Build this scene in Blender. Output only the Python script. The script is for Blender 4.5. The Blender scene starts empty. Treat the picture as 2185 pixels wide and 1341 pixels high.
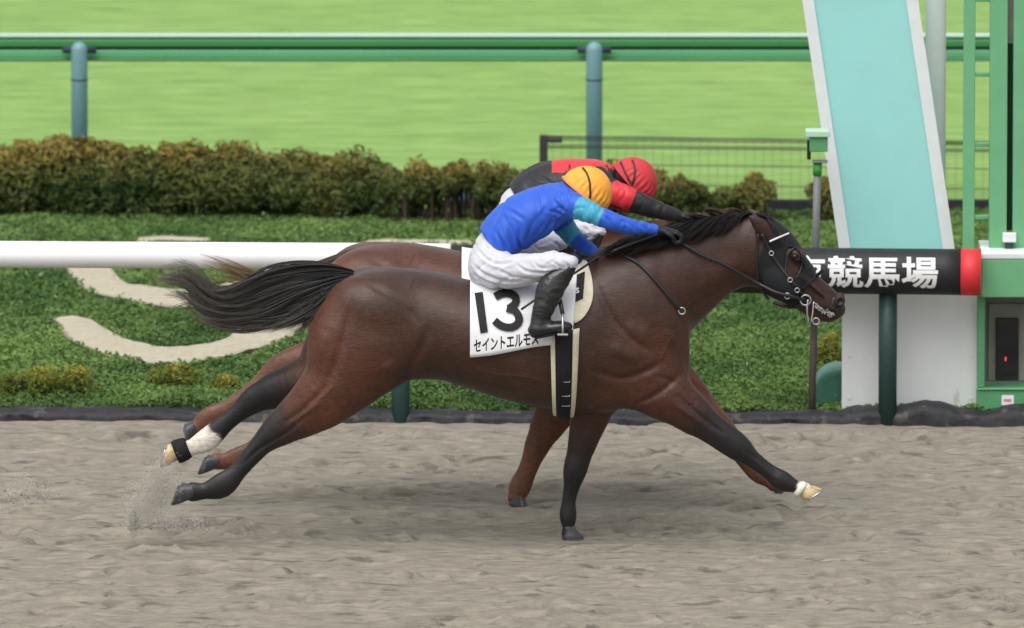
import bpy, bmesh, math, random
import numpy as np
from mathutils import Vector, Matrix
random.seed(7); rng = np.random.default_rng(7)
sc = bpy.context.scene
COL = sc.collection
R = math.radians

# ------------------------------------------------------------------ camera
FPX, CX, CY = 28000.0, 1092.5, 670.5            # focal length and centre in photograph pixels
PITCH = R(8.461); CAM = np.array([0.0, -60.0, 10.0])
cam_d = bpy.data.cameras.new("camera"); cam = bpy.data.objects.new("camera", cam_d); COL.objects.link(cam)
cam.location = CAM; cam.rotation_euler = (math.pi/2 - PITCH, 0, 0)
cam_d.sensor_width = 36; cam_d.lens = FPX/2185*36; cam_d.clip_start = 1; cam_d.clip_end = 4000
cam_d.dof.use_dof = True; cam_d.dof.focus_distance = 60.4; cam_d.dof.aperture_fstop = cam_d.lens/105.0
sc.camera = cam

# ------------------------------------------------------------------ sky and sun (overcast)
SUN_EL, SUN_AZ = R(61), R(206)
w = bpy.data.worlds.new("World"); sc.world = w; w.use_nodes = True
nt = w.node_tree; nt.nodes.clear()
sky = nt.nodes.new("ShaderNodeTexSky"); sky.sky_type = 'NISHITA'; sky.sun_disc = False
sky.sun_elevation = SUN_EL; sky.sun_rotation = SUN_AZ; sky.dust_density = 3.0; sky.air_density = 1.0; sky.ozone_density = 1.0
hs = nt.nodes.new("ShaderNodeHueSaturation"); hs.inputs['Saturation'].default_value = 0.22
bg = nt.nodes.new("ShaderNodeBackground"); bg.inputs['Strength'].default_value = 0.14
ow = nt.nodes.new("ShaderNodeOutputWorld")
nt.links.new(sky.outputs[0], hs.inputs['Color']); nt.links.new(hs.outputs[0], bg.inputs['Color']); nt.links.new(bg.outputs[0], ow.inputs['Surface'])
sun_d = bpy.data.lights.new("sun", 'SUN'); sun_d.energy = 1.5; sun_d.angle = R(58); sun_d.color = (1.0, 0.965, 0.92)
sun = bpy.data.objects.new("sun", sun_d); COL.objects.link(sun)
sd = Vector((math.sin(SUN_AZ)*math.cos(SUN_EL), math.cos(SUN_AZ)*math.cos(SUN_EL), math.sin(SUN_EL)))
sun.rotation_euler = sd.to_track_quat('Z', 'Y').to_euler(); sun.location = (0, 0, 30)
vs = sc.view_settings; vs.view_transform = 'Standard'; vs.look = 'None'; vs.gamma = 1; vs.use_curve_mapping = False; vs.exposure = 0.5
sc.render.engine = 'CYCLES'; sc.cycles.use_denoising = True; sc.cycles.max_bounces = 6

# ------------------------------------------------------------------ pixel -> world (at a real depth)
_f = np.array([0, math.cos(PITCH), -math.sin(PITCH)]); _u = np.array([0, math.sin(PITCH), math.cos(PITCH)])
def ray(px, py):
    return _f + (px-CX)/FPX*np.array([1.0, 0, 0]) - (py-CY)/FPX*_u
def P(px, py, Y=0.0):
    d = ray(px, py); t = (Y-CAM[1])/d[1]; return CAM + t*d
def G(px, py, z=0.0):
    d = ray(px, py); t = (z-CAM[2])/d[2]; return CAM + t*d
def S(Y=0.0):                                     # metres per photograph pixel at depth Y
    return (60.8+Y)/FPX

# ------------------------------------------------------------------ objects
ORG = {}
def tag(o, label=None, cat=None, group=None, kind=None):
    if label: o['label'] = label
    if cat: o['category'] = cat
    if group: o['group'] = group
    if kind: o['kind'] = kind
    return o
def thing(name, loc, label, cat, group=None):
    o = bpy.data.objects.new(name, None); COL.objects.link(o); o.location = tuple(loc); o.empty_display_size = .1
    ORG[o.name] = np.array(loc, float); return tag(o, label, cat, group)
def np_mesh(name, V, F, mats=None, smooth=True, mi=None, attrs=None):
    """F: int array (n,k) of equal-size polygons, or list of such arrays."""
    me = bpy.data.meshes.new(name)
    V = np.asarray(V, np.float32)
    Fs = F if isinstance(F, list) and getattr(F[0], "ndim", 0) == 2 else [F]
    Fs = [np.asarray(f, np.int32) for f in Fs if len(f)]
    loops = np.concatenate([f.ravel() for f in Fs]); sizes = np.concatenate([np.full(len(f), f.shape[1], np.int32) for f in Fs])
    me.vertices.add(len(V)); me.vertices.foreach_set("co", V.ravel())
    me.loops.add(len(loops)); me.loops.foreach_set("vertex_index", loops)
    st = np.zeros(len(sizes), np.int32); st[1:] = np.cumsum(sizes)[:-1]
    me.polygons.add(len(sizes)); me.polygons.foreach_set("loop_start", st)
    me.polygons.foreach_set("use_smooth", np.full(len(sizes), bool(smooth)))
    if mi is not None: me.polygons.foreach_set("material_index", np.asarray(mi, np.int32))
    for k, a in (attrs or {}).items():
        a = np.asarray(a, np.float32)
        if a.ndim == 1:
            at = me.attributes.new(k, 'FLOAT', 'POINT'); at.data.foreach_set("value", a)
        else:
            at = me.attributes.new(k, 'FLOAT_COLOR', 'POINT')
            at.data.foreach_set("color", np.concatenate([a, np.ones((len(a), 1), np.float32)], 1).ravel())
    me.update(calc_edges=True); me.validate()
    for m in (mats if isinstance(mats, (list, tuple)) else [mats]):
        if m: me.materials.append(m)
    return me
def link(name, me, parent=None, origin=None):
    o = bpy.data.objects.new(name, me); COL.objects.link(o)
    if parent is not None:
        o.parent = parent; ORG[o.name] = ORG[parent.name]
    else:
        ORG[o.name] = np.zeros(3) if origin is None else np.array(origin, float); o.location = tuple(ORG[o.name])
    return o
def obj(name, V, F, mats, parent=None, origin=None, **kw):
    V = np.asarray(V, float)
    og = ORG[parent.name] if parent is not None else (np.zeros(3) if origin is None else np.array(origin, float))
    return link(name, np_mesh(name, V-og, F, mats, **kw), parent, og)

class MB:
    """collects simple shapes into one mesh"""
    def __init__(s): s.bm = bmesh.new()
    def box(s, c, size, bevel=0.0, rz=0.0, ry=0.0, rx=0.0, mi=0):
        b = bmesh.new(); bmesh.ops.create_cube(b, size=1.0)
        bmesh.ops.scale(b, vec=size, verts=b.verts)
        if bevel: bmesh.ops.bevel(b, geom=b.edges[:], offset=bevel, segments=2, affect='EDGES', profile=.5)
        M = Matrix.Translation(c) @ Matrix.Rotation(rz, 4, 'Z') @ Matrix.Rotation(ry, 4, 'Y') @ Matrix.Rotation(rx, 4, 'X')
        b.transform(M); s._add(b, mi); return s
    def _add(s, b, mi):
        me = bpy.data.meshes.new("t"); b.to_mesh(me); b.free()
        n = len(s.bm.faces); s.bm.from_mesh(me); bpy.data.meshes.remove(me); s.bm.faces.ensure_lookup_table()
        for f in s.bm.faces[n:]: f.material_index = mi
    def tube(s, pts, r, seg=12, cap=True, mi=0, sy=1.0):
        V, F = tube(pts, r, seg, cap, sy)
        vs_ = [s.bm.verts.new(v) for v in V]
        for f in F:
            fc = s.bm.faces.new([vs_[i] for i in f]); fc.smooth = True; fc.material_index = mi
        return s
    def lathe(s, c, prof, seg=20, axis='Z', mi=0):
        rows = []
        for r, h in prof:
            row = []
            for k in range(seg):
                a = 2*math.pi*k/seg
                p = (r*math.cos(a), r*math.sin(a), h)
                if axis == 'X': p = (p[2], p[0], p[1])
                if axis == 'Y': p = (p[0], p[2], p[1])
                row.append(s.bm.verts.new(Vector(p)+Vector(c)))
            rows.append(row)
        for a, b in zip(rows, rows[1:]):
            for k in range(seg):
                f = s.bm.faces.new((a[k], a[(k+1) % seg], b[(k+1) % seg], b[k])); f.smooth = True; f.material_index = mi
        for row in (rows[0], rows[-1]):
            f = s.bm.faces.new(row); f.material_index = mi
        return s
    def build(s, name, mats, parent=None, origin=None):
        bmesh.ops.recalc_face_normals(s.bm, faces=s.bm.faces[:])
        og = ORG[parent.name] if parent is not None else (np.zeros(3) if origin is None else np.array(origin, float))
        s.bm.transform(Matrix.Translation(Vector(-og)))
        me = bpy.data.meshes.new(name); s.bm.to_mesh(me); s.bm.free()
        for m in (mats if isinstance(mats, (list, tuple)) else [mats]): me.materials.append(m)
        return link(name, me, parent, og)
def tube(pts, r, seg=12, cap=True, sy=1.0):
    pts = np.asarray(pts, float); n = len(pts); r = np.broadcast_to(r, (n,))
    V = []; F = []
    T = np.gradient(pts, axis=0); T /= np.linalg.norm(T, axis=1)[:, None]+1e-9
    up = np.array([0, 1.0, 0]) if abs(T[0][1]) < .9 else np.array([1.0, 0, 0])
    for i in range(n):
        a = np.cross(T[i], up); a /= np.linalg.norm(a)+1e-9; b = np.cross(a, T[i])
        for k in range(seg):
            t = 2*math.pi*k/seg; V.append(pts[i]+r[i]*(a*math.cos(t)+sy*b*math.sin(t)))
    for i in range(n-1):
        for k in range(seg):
            F.append((i*seg+k, i*seg+(k+1) % seg, (i+1)*seg+(k+1) % seg, (i+1)*seg+k))
    if cap: F.append(tuple(range(seg-1, -1, -1))); F.append(tuple((n-1)*seg+k for k in range(seg)))
    return V, F
def catmull(pts, m=6):
    pts = np.asarray(pts, float); n = len(pts)
    if n < 3: return np.array([pts[0]+(pts[-1]-pts[0])*t for t in np.linspace(0, 1, m+1)])
    out = []
    for i in range(n-1):
        p0, p1, p2, p3 = pts[max(i-1, 0)], pts[i], pts[i+1], pts[min(i+2, n-1)]
        for t in np.linspace(0, 1, m, endpoint=False):
            out.append(.5*((2*p1)+(-p0+p2)*t+(2*p0-5*p1+4*p2-p3)*t*t+(-p0+3*p1-3*p2+p3)*t**3))
    out.append(pts[-1]); return np.array(out)

# ------------------------------------------------------------------ noise on arrays
_tab = np.random.default_rng(3).random(65536).astype(np.float32)
def vnoise(x, y, z=None, seed=0):
    def hsh(i, j, k): return _tab[((i*73856093) ^ (j*19349663) ^ (k*83492791) ^ (seed*2654435)) & 65535]
    xi = np.floor(x).astype(np.int64); yi = np.floor(y).astype(np.int64)
    fx = x-xi; fy = y-yi; fx = fx*fx*(3-2*fx); fy = fy*fy*(3-2*fy)
    if z is None:
        a = hsh(xi, yi, 0); b = hsh(xi+1, yi, 0); c = hsh(xi, yi+1, 0); d = hsh(xi+1, yi+1, 0)
        return (a+(b-a)*fx)*(1-fy)+(c+(d-c)*fx)*fy-.5
    zi = np.floor(z).astype(np.int64); fz = z-zi; fz = fz*fz*(3-2*fz)
    def lay(k):
        a = hsh(xi, yi, k); b = hsh(xi+1, yi, k); c = hsh(xi, yi+1, k); d = hsh(xi+1, yi+1, k)
        return (a+(b-a)*fx)*(1-fy)+(c+(d-c)*fx)*fy
    return lay(zi)*(1-fz)+lay(zi+1)*fz-.5
def fbm(x, y, z=None, o=4, seed=0):
    r = 0; a = 1.0
    for k in range(o):
        f = 2.03**k
        r = r+a*vnoise(x*f+k*7.3, y*f+k*3.1, None if z is None else z*f+k*5.7, seed+k); a *= .5
    return r

# ------------------------------------------------------------------ implicit bodies
def smin(a, b, k):
    if k <= 0: return np.minimum(a, b)
    h = np.clip(.5+.5*(b-a)/k, 0, 1); return b+(a-b)*h-k*h*(1-h)
def dense(nodes, m=3):
    n = catmull(np.asarray(nodes, float), m); n[:, 3:] = np.maximum(n[:, 3:], 1e-3); return n
def seg_d(X, Y, Z, a, b):
    ab = b[:3]-a[:3]; L = float(ab@ab)+1e-9
    t = ((X-a[0])*ab[0]+(Y-a[1])*ab[1]+(Z-a[2])*ab[2])/L; t = np.clip(t, 0, 1)
    r = a[3]+(b[3]-a[3])*t; w_ = a[4]+(b[4]-a[4])*t; s = r/w_
    dx = X-a[0]-ab[0]*t; dy = (Y-a[1]-ab[1]*t)*s; dz = Z-a[2]-ab[2]*t
    return (np.sqrt(dx*dx+dy*dy+dz*dz)-r)*np.minimum(1.0, 1.0/np.maximum(s, .3)), t
def chain_d(V, nodes, m=3):
    """distance and parameter (0..n-1 in nodes) for loose points"""
    n = dense(nodes, m); best = np.full(len(V), 9.0); par = np.zeros(len(V))
    for i in range(len(n)-1):
        d, t = seg_d(V[:, 0], V[:, 1], V[:, 2], n[i], n[i+1])
        s = d < best; best[s] = d[s]; par[s] = (i+t[s])/m
    return best, par
class Field:
    def __init__(s, lo, hi, h):
        s.lo = np.array(lo, float); s.h = h; s.n = np.ceil((np.array(hi)-s.lo)/h).astype(int)+1
        s.ax = [(s.lo[i]+h*np.arange(s.n[i])).astype(np.float32) for i in range(3)]
        s.F = np.full(tuple(s.n), .3, np.float32)
    def block(s, lo, hi):
        a = np.clip(np.floor((np.array(lo)-s.lo)/s.h).astype(int), 0, s.n); b = np.clip(np.ceil((np.array(hi)-s.lo)/s.h).astype(int)+1, 0, s.n)
        sl = tuple(slice(a[i], b[i]) for i in range(3))
        return sl, s.ax[0][sl[0]][:, None, None], s.ax[1][sl[1]][None, :, None], s.ax[2][sl[2]][None, None, :]
    def chain(s, nodes, k=.03, m=3, sub=False):
        n = dense(nodes, m); mg = k+3*s.h
        rr = np.maximum(n[:, 3], n[:, 4])[:, None]+mg
        LO = (n[:, :3]-rr).min(0); HI = (n[:, :3]+rr).max(0)
        sl, X, Y, Z = s.block(LO, HI); D = np.full(s.F[sl].shape, .3, np.float32)
        if D.size == 0: return s
        off = np.array([q.start for q in sl])
        for i in range(len(n)-1):
            lo = np.minimum(n[i, :3]-rr[i], n[i+1, :3]-rr[i+1]); hi = np.maximum(n[i, :3]+rr[i], n[i+1, :3]+rr[i+1])
            s2, x, y, z = s.block(lo, hi)
            d, _ = seg_d(x, y, z, n[i], n[i+1])
            s3 = tuple(slice(s2[j].start-off[j], s2[j].stop-off[j]) for j in range(3))
            D[s3] = np.minimum(D[s3], d)
        s.F[sl] = smin(s.F[sl], D, k) if not sub else -smin(-s.F[sl], D, k)
        return s
    def ell(s, c, r, k=.03, ry=0.0, sub=False):
        """ellipsoid, turned by ry in the XZ plane (positive = nose down towards +x)"""
        c = np.array(c, float); r = np.array(r, float); m = r.max()+k+3*s.h
        sl, X, Y, Z = s.block(c-m, c+m)
        if s.F[sl].size == 0: return s
        dx = X-c[0]; dz = Z-c[2]; ca, sa = math.cos(ry), math.sin(ry)
        u = dx*ca-dz*sa; v = dx*sa+dz*ca
        q = np.sqrt((u/r[0])**2+((Y-c[1])/r[1])**2+(v/r[2])**2)
        q2 = np.sqrt((u/r[0]**2)**2+((Y-c[1])/r[1]**2)**2+(v/r[2]**2)**2)+1e-6
        d = q*(q-1)/q2
        s.F[sl] = smin(s.F[sl], d, k) if not sub else -smin(-s.F[sl], d, k)
        return s
    def sample(s, V):
        g = (V-s.lo)/s.h; i = np.clip(np.floor(g).astype(int), 0, s.n-2); f = np.clip(g-i, 0, 1); r = 0
        for a in (0, 1):
            for b in (0, 1):
                for c in (0, 1):
                    wgt = (f[:, 0] if a else 1-f[:, 0])*(f[:, 1] if b else 1-f[:, 1])*(f[:, 2] if c else 1-f[:, 2])
                    r = r+wgt*s.F[i[:, 0]+a, i[:, 1]+b, i[:, 2]+c]
        return r
    def front(s, x, z, off, ymax=None):
        """y of the side facing the camera at (x,z), standing off the surface"""
        ys = np.arange(s.lo[1], s.lo[1]+s.h*(s.n[1]-1), s.h/2); ys = ys if ymax is None else ys[ys < ymax]
        v = s.sample(np.stack([np.full(len(ys), x), ys, np.full(len(ys), z)], 1))-off
        j = np.argmax(v < 0)
        if v[j] >= 0: return None
        if j == 0: return ys[0]
        return ys[j-1]+(ys[j]-ys[j-1])*v[j-1]/(v[j-1]-v[j])
    def on(s, px, py, off, guess=-.2):
        """point of the near surface seen at a pixel of the photograph"""
        y = guess
        for _ in range(5):
            p = P(px, py, y); q = s.front(p[0], p[2], off)
            if q is None: break
            y = q
        return P(px, py, y)
    def mesh(s): return surface_nets(s.F, s.lo, s.h)
def surface_nets(F, lo, h):
    ins = F < 0
    c = np.zeros(tuple(np.array(F.shape)-1), np.uint8)
    nx, ny, nz = F.shape
    for a in (0, 1):
        for b in (0, 1):
            for d in (0, 1): c += ins[a:nx-1+a, b:ny-1+b, d:nz-1+d]
    act = np.argwhere((c > 0) & (c < 8)); I, J, K = act.T
    idx = np.full(c.shape, -1, np.int32); idx[I, J, K] = np.arange(len(act))
    cor = {(a, b, d): F[I+a, J+b, K+d] for a in (0, 1) for b in (0, 1) for d in (0, 1)}
    acc = np.zeros((len(act), 3)); cnt = np.zeros(len(act))
    for ax in range(3):
        o = [q for q in range(3) if q != ax]
        for p in (0, 1):
            for q in (0, 1):
                A = [0, 0, 0]; A[o[0]] = p; A[o[1]] = q; B = list(A); B[ax] = 1
                f0, f1 = cor[tuple(A)], cor[tuple(B)]; m = (f0 < 0) != (f1 < 0)
                t = np.where(m, f0/np.where(f0 == f1, 1, f0-f1), 0)
                pt = np.tile(np.array(A, float), (len(act), 1)); pt[:, ax] = t
                acc[m] += pt[m]; cnt[m] += 1
    V = lo+h*(act+acc/cnt[:, None])
    Q = []
    for ax in range(3):
        o = [q for q in range(3) if q != ax]
        sl0 = [slice(None)]*3; sl1 = [slice(None)]*3; sl0[ax] = slice(0, -1); sl1[ax] = slice(1, None)
        for q in o: sl0[q] = slice(1, -1); sl1[q] = slice(1, -1)
        a, b = ins[tuple(sl0)], ins[tuple(sl1)]
        for flip, m in ((0, a & ~b), (1, ~a & b)):
            e = np.argwhere(m)
            for q in o: e[:, q] += 1
            u = np.zeros(3, int); u[o[0]] = 1; v = np.zeros(3, int); v[o[1]] = 1
            g = lambda x: idx[x[:, 0], x[:, 1], x[:, 2]]
            quad = np.stack([g(e-u-v), g(e-v), g(e), g(e-u)], 1)
            if (flip == 1) != (ax == 1): quad = quad[:, ::-1]
            Q.append(quad)
    return V, np.concatenate(Q)
def relax(V, Q, it=2, lam=.5):
    E = np.concatenate([Q[:, [0, 1]], Q[:, [1, 2]], Q[:, [2, 3]], Q[:, [3, 0]]])
    deg = np.bincount(E.ravel(), minlength=len(V))[:, None]
    for _ in range(it):
        for l in (lam, -lam*1.02):
            A = np.zeros_like(V)
            for k in range(3):
                A[:, k] = np.bincount(E[:, 0], V[E[:, 1], k], len(V))+np.bincount(E[:, 1], V[E[:, 0], k], len(V))
            V = V+l*(A/np.maximum(deg, 1)-V)
    return V

# ------------------------------------------------------------------ materials
def N(t, typ, **kw):
    n = t.nodes.new(typ)
    for k, v in kw.items():
        if k in n.inputs: n.inputs[k].default_value = v
        else: setattr(n, k, v)
    return n
def mat(name, col, rough=.6, spec=.5, var=.0, vscale=8.0, stretch=(1, 1, 1), bump=0.0, bscale=60.0, metal=0.0, col2=None,
        attr=None, rnd=None, bstretch=None, transl=0.0, detail=5.0, sheen=0.0, wear_shade=None, coat=0.0):
    m = bpy.data.materials.new(name); m.use_nodes = True; t = m.node_tree; t.nodes.clear(); L = t.links.new
    out = N(t, "ShaderNodeOutputMaterial"); b = N(t, "ShaderNodeBsdfPrincipled")
    b.inputs['Roughness'].default_value = rough; b.inputs['Specular IOR Level'].default_value = spec; b.inputs['Metallic'].default_value = metal
    b.inputs['Coat Weight'].default_value = coat
    if sheen: b.inputs['Sheen Weight'].default_value = sheen; b.inputs['Sheen Roughness'].default_value = .4
    tc = N(t, "ShaderNodeTexCoord")
    if attr: ca = N(t, "ShaderNodeAttribute", attribute_name=attr); c = ca.outputs['Color']
    else:
        rg = N(t, "ShaderNodeRGB"); rg.outputs[0].default_value = (*col, 1); c = rg.outputs[0]
    def noise(scale, st, det=detail):
        mp = N(t, "ShaderNodeMapping"); mp.inputs['Scale'].default_value = st; L(tc.outputs['Object'], mp.inputs['Vector'])
        n = N(t, "ShaderNodeTexNoise"); n.inputs['Scale'].default_value = scale; n.inputs['Detail'].default_value = det; n.inputs['Roughness'].default_value = .6
        L(mp.outputs[0], n.inputs['Vector']); return n.outputs['Fac']
    if rnd:                                            # per-leaf random mix towards col2
        ra = N(t, "ShaderNodeAttribute", attribute_name=rnd)
        mx = N(t, "ShaderNodeMix", data_type='RGBA'); L(ra.outputs['Fac'], mx.inputs['Factor']); L(c, mx.inputs['A']); mx.inputs['B'].default_value = (*col2, 1); c = mx.outputs['Result']
    elif col2:
        nz = noise(vscale, stretch); cr = N(t, "ShaderNodeValToRGB"); cr.color_ramp.elements[0].position = .35; cr.color_ramp.elements[1].position = .65
        L(nz, cr.inputs['Fac'])
        mx = N(t, "ShaderNodeMix", data_type='RGBA'); L(cr.outputs['Color'], mx.inputs['Factor']); L(c, mx.inputs['A']); mx.inputs['B'].default_value = (*col2, 1); c = mx.outputs['Result']
    if var:
        nz = noise(vscale*2.7, stretch)
        mr = N(t, "ShaderNodeMapRange"); mr.inputs['From Min'].default_value = .3; mr.inputs['From Max'].default_value = .7
        mr.inputs['To Min'].default_value = 1-var; mr.inputs['To Max'].default_value = 1+var; L(nz, mr.inputs['Value'])
        vm = N(t, "ShaderNodeVectorMath", operation='SCALE'); L(c, vm.inputs[0]); L(mr.outputs[0], vm.inputs['Scale']); c = vm.outputs[0]
    if wear_shade:                                           # sparse dirt / splashes, and painted dent shade on the sand: (colour, scale, threshold)
        nz = noise(wear_shade[1], stretch, 8); cr = N(t, "ShaderNodeValToRGB"); cr.color_ramp.elements[0].position = wear_shade[2]; cr.color_ramp.elements[1].position = min(1, wear_shade[2]+.08)
        L(nz, cr.inputs['Fac'])
        mx = N(t, "ShaderNodeMix", data_type='RGBA'); L(cr.outputs['Color'], mx.inputs['Factor']); L(c, mx.inputs['A']); mx.inputs['B'].default_value = (*wear_shade[0], 1); c = mx.outputs['Result']
    L(c, b.inputs['Base Color'])
    if bump:
        nz = noise(bscale, bstretch or stretch); bp = N(t, "ShaderNodeBump"); bp.inputs['Strength'].default_value = bump; bp.inputs['Distance'].default_value = .01
        L(nz, bp.inputs['Height']); L(bp.outputs[0], b.inputs['Normal'])
    if transl:
        tr = N(t, "ShaderNodeBsdfTranslucent"); L(c, tr.inputs['Color']); ms = N(t, "ShaderNodeMixShader"); ms.inputs[0].default_value = transl
        L(b.outputs[0], ms.inputs[1]); L(tr.outputs[0], ms.inputs[2]); L(ms.outputs[0], out.inputs['Surface'])
    else: L(b.outputs[0], out.inputs['Surface'])
    return m
M = {}

# ================================================================== the setting
# ---- ground sheet, dirt track, kerb line, flower bed, turf
KA, KB = G(0, 897), G(2185, 911)                         # the foot of the track edging
kdir = (KB-KA); kdir[2] = 0; kdir /= np.linalg.norm(kdir)
def kerb_y(x): return KA[1]+(x-KA[0])*kdir[1]/kdir[0]
KZ = math.atan2(kdir[1], kdir[0])
Z_BED = .02
M['sand'] = mat("sand", (.250, .226, .182), .85, .25, var=.24, vscale=9, stretch=(.35, 1, 1), bump=1.0, bscale=60, bstretch=(.30, 1, 1), detail=9, col2=(.212, .192, .154), wear_shade=((.125, .114, .094), 13, .572))  # dark patches and mottling paint the shading of dents into the sand colour
M['soil'] = mat("soil", (.05, .075, .022), .95, .1, var=.3, vscale=14)
M['turf'] = mat("turf", (.170, .300, .078), .9, .15, col2=(.235, .365, .112), vscale=5.5, stretch=(.20, 1, 1), var=.24, bump=.5, bscale=30)
M['earth'] = mat("earth", (.16, .24, .06), .95, .1, var=.2, vscale=1)
o = obj('ground', [(-900, -300, -.12), (900, -300, -.12), (900, 1500, -.12), (-900, 1500, -.12)], [(0, 1, 2, 3)], M['earth']); o['kind'] = 'structure'

def graded(a, b, step, lo, hi, grow=1.12):
    v = list(np.arange(a, b, step)); s = step; x = v[-1]
    while x < hi: s *= grow; x += s; v.append(x)
    s = step; x = v[0]; pre = []
    while x > lo: s *= grow; x -= s; pre.append(x)
    return np.array(pre[::-1]+v)
gx = graded(-2.75, 2.75, .0125, -60, 60); gv = graded(0, 1.0, 1/520, -6.0, 1.0)      # gv=1 at the edging, 0 about 6.3 m nearer
gv = gv[gv <= 1.0]
X, Vv = np.meshgrid(gx, gv); Y = kerb_y(X)+.06+(Vv-1)*6.3
fade = np.clip(1-np.maximum(np.abs(X)-4, 0)/6, 0, 1)
H = .009*fbm(X*1.6, Y*2.6, o=3, seed=2)+.006*fbm(X*4, Y*11, o=3, seed=4)+.006*fbm(X*9, Y*34, o=3, seed=9)+.007*fbm(X*12, Y*36, o=2, seed=12)
H -= .035*np.clip(fbm(X*3.2, Y*9, o=4, seed=77)-.28, 0, .3)/.3
g9 = np.random.default_rng(41); 
def dent(x, y, r, d, el=1.0):
    global H
    q = np.sqrt(((X-x)/(r*el))**2+((Y-y)/r)**2); ang = np.arctan2(Y-y, X-x)
    q = q*(1+.22*np.sin(ang*2+x*9)+.15*np.sin(ang*3+y*7))
    H += -d*np.exp(-(q**6))+.42*d*np.exp(-((q-1.45)/.38)**2)
for _ in range(420):
    dent(g9.uniform(-3.6, 3.6), g9.uniform(-2.9, 3.3), g9.uniform(.03, .065), g9.uniform(.018, .042), g9.uniform(1.4, 3.0))
for px_, py_, r_, d_ in [(1340, 1000, .10, .035), (60, 1060, .11, .03), (360, 1130, .13, .055), (1540, 1135, .08, .035), (1830, 1155, .07, .03), (780, 1055, .07, .03), (1870, 1005, .07, .03), (1960, 1300, .10, .035), (1500, 960, .07, .03), (890, 960, .08, .025), (140, 915, .08, .025), (820, 925, .09, .025)]:
    p = G(px_, py_); dent(p[0], p[1], r_, d_, 1.6)
for py_ in (1108, 1120): # long harrow line
    p = G(1100, py_); H += -.012*np.exp(-((Y-p[1]-.05*np.sin(X*1.7+py_))/.03)**2)*np.clip(fbm(X*2, Y*0+py_, o=2, seed=3)+.5, 0, 1)
H = H*fade
for a in (P(1213, 1149, .13), P(1100, 1080, 1.1)):       # standing hooves press into level sand
    q = np.exp(-(((X-a[0])**2+(Y-a[1])**2)/.16**2)); H = H*(1-q)-.004*q
nX, nY = len(gx), len(gv); ii = np.arange(nX*nY).reshape(nY, nX)
Q = np.stack([ii[:-1, :-1], ii[:-1, 1:], ii[1:, 1:], ii[1:, :-1]], -1).reshape(-1, 4)
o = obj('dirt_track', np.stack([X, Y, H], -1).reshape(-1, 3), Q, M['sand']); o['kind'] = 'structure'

BED_FAR = G(1500, 464)[1]                                # where the black board stands
bx = np.linspace(-30, 30, 241); by = np.linspace(0, 1, 60); X, T = np.meshgrid(bx, by)
k0 = kerb_y(X)+.10; Y = k0+(BED_FAR+.05-k0)*T
Zb = Z_BED+.03*fbm(X*1.1, Y*1.1, o=3, seed=21)*np.minimum(1, T*8)
ii = np.arange(X.size).reshape(X.shape); Q = np.stack([ii[:-1, :-1], ii[:-1, 1:], ii[1:, 1:], ii[1:, :-1]], -1).reshape(-1, 4)
o = obj('flower_bed_ground', np.stack([X, Y, Zb], -1).reshape(-1, 3), Q, M['soil']); o['kind'] = 'structure'
tx = np.linspace(-80, 80, 161); ty = BED_FAR+.045+np.r_[np.linspace(0, 14, 141), 20, 40, 90, 200]; X, Y = np.meshgrid(tx, ty)
Zt = .012*fbm(X*.6, Y*3, o=3, seed=31)
ii = np.arange(X.size).reshape(X.shape); Q = np.stack([ii[:-1, :-1], ii[:-1, 1:], ii[1:, 1:], ii[1:, :-1]], -1).reshape(-1, 4)
o = obj('turf_course', np.stack([X, Y, Zt], -1).reshape(-1, 3), Q, M['turf']); o['kind'] = 'structure'

# ---- pale gravel strokes laid out in the bed
M['gravel'] = mat("gravel", (.46, .42, .32), .9, .2, var=.2, vscale=25, stretch=(.5, 1, 1), bump=.6, bscale=120, col2=(.40, .36, .27))
def in_poly(x, y, poly):
    c = np.zeros(x.shape, bool); n = len(poly)
    for i in range(n):
        x1, y1 = poly[i]; x2, y2 = poly[(i+1) % n]
        m = ((y1 > y) != (y2 > y)) & (x < (x2-x1)*(y-y1)/(y2-y1+1e-12)+x1); c ^= m
    return c
STROKES = []
def stroke(outer, inner, label):
    a = catmull([G(*q, Z_BED+.05)[:2] for q in outer], 6); b = catmull([G(*q, Z_BED+.05)[:2] for q in inner], 6); n = 46
    rs = lambda c: np.stack([np.interp(np.linspace(0, 1, n), np.linspace(0, 1, len(c)), c[:, k]) for k in (0, 1)], 1)
    a, b = rs(a), rs(b); STROKES.append(np.concatenate([a, b[::-1]])); m = 9; V = []
    for i in range(n):
        for j in range(m):
            t = j/(m-1); p = a[i]*(1-t)+b[i]*t; V.append((p[0], p[1], Z_BED+.045+.012*math.sin(t*math.pi)+.012*float(fbm(np.array([p[0]*9]), np.array([p[1]*9]), o=2)[0])))
    ii = np.arange(n*m).reshape(n, m); Q = np.stack([ii[:-1, :-1], ii[1:, :-1], ii[1:, 1:], ii[:-1, 1:]], -1).reshape(-1, 4)
    rim = np.concatenate([ii[:, 0], ii[-1, 1:], ii[::-1, -1][1:], ii[0, ::-1][1:-1]]); V = np.array(V); B = V[rim].copy(); B[:, 2] = -.02
    k = len(V)+np.arange(len(rim)); Q2 = np.stack([rim, np.roll(rim, -1), np.roll(k, -1), k], 1)
    o = obj('gravel_path', np.concatenate([V, B]), np.concatenate([Q, Q2]), M['gravel']); o['kind'] = 'structure'; o['label'] = label
stroke([(112, 678), (144, 722), (206, 751), (268, 770), (350, 777), (432, 768), (515, 750), (577, 732), (640, 708), (700, 670)],
       [(188, 676), (231, 702), (288, 728), (350, 737), (432, 733), (486, 718), (506, 700), (520, 696), (570, 680), (620, 650)], "lower pale gravel stroke curving through the green bed")
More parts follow.
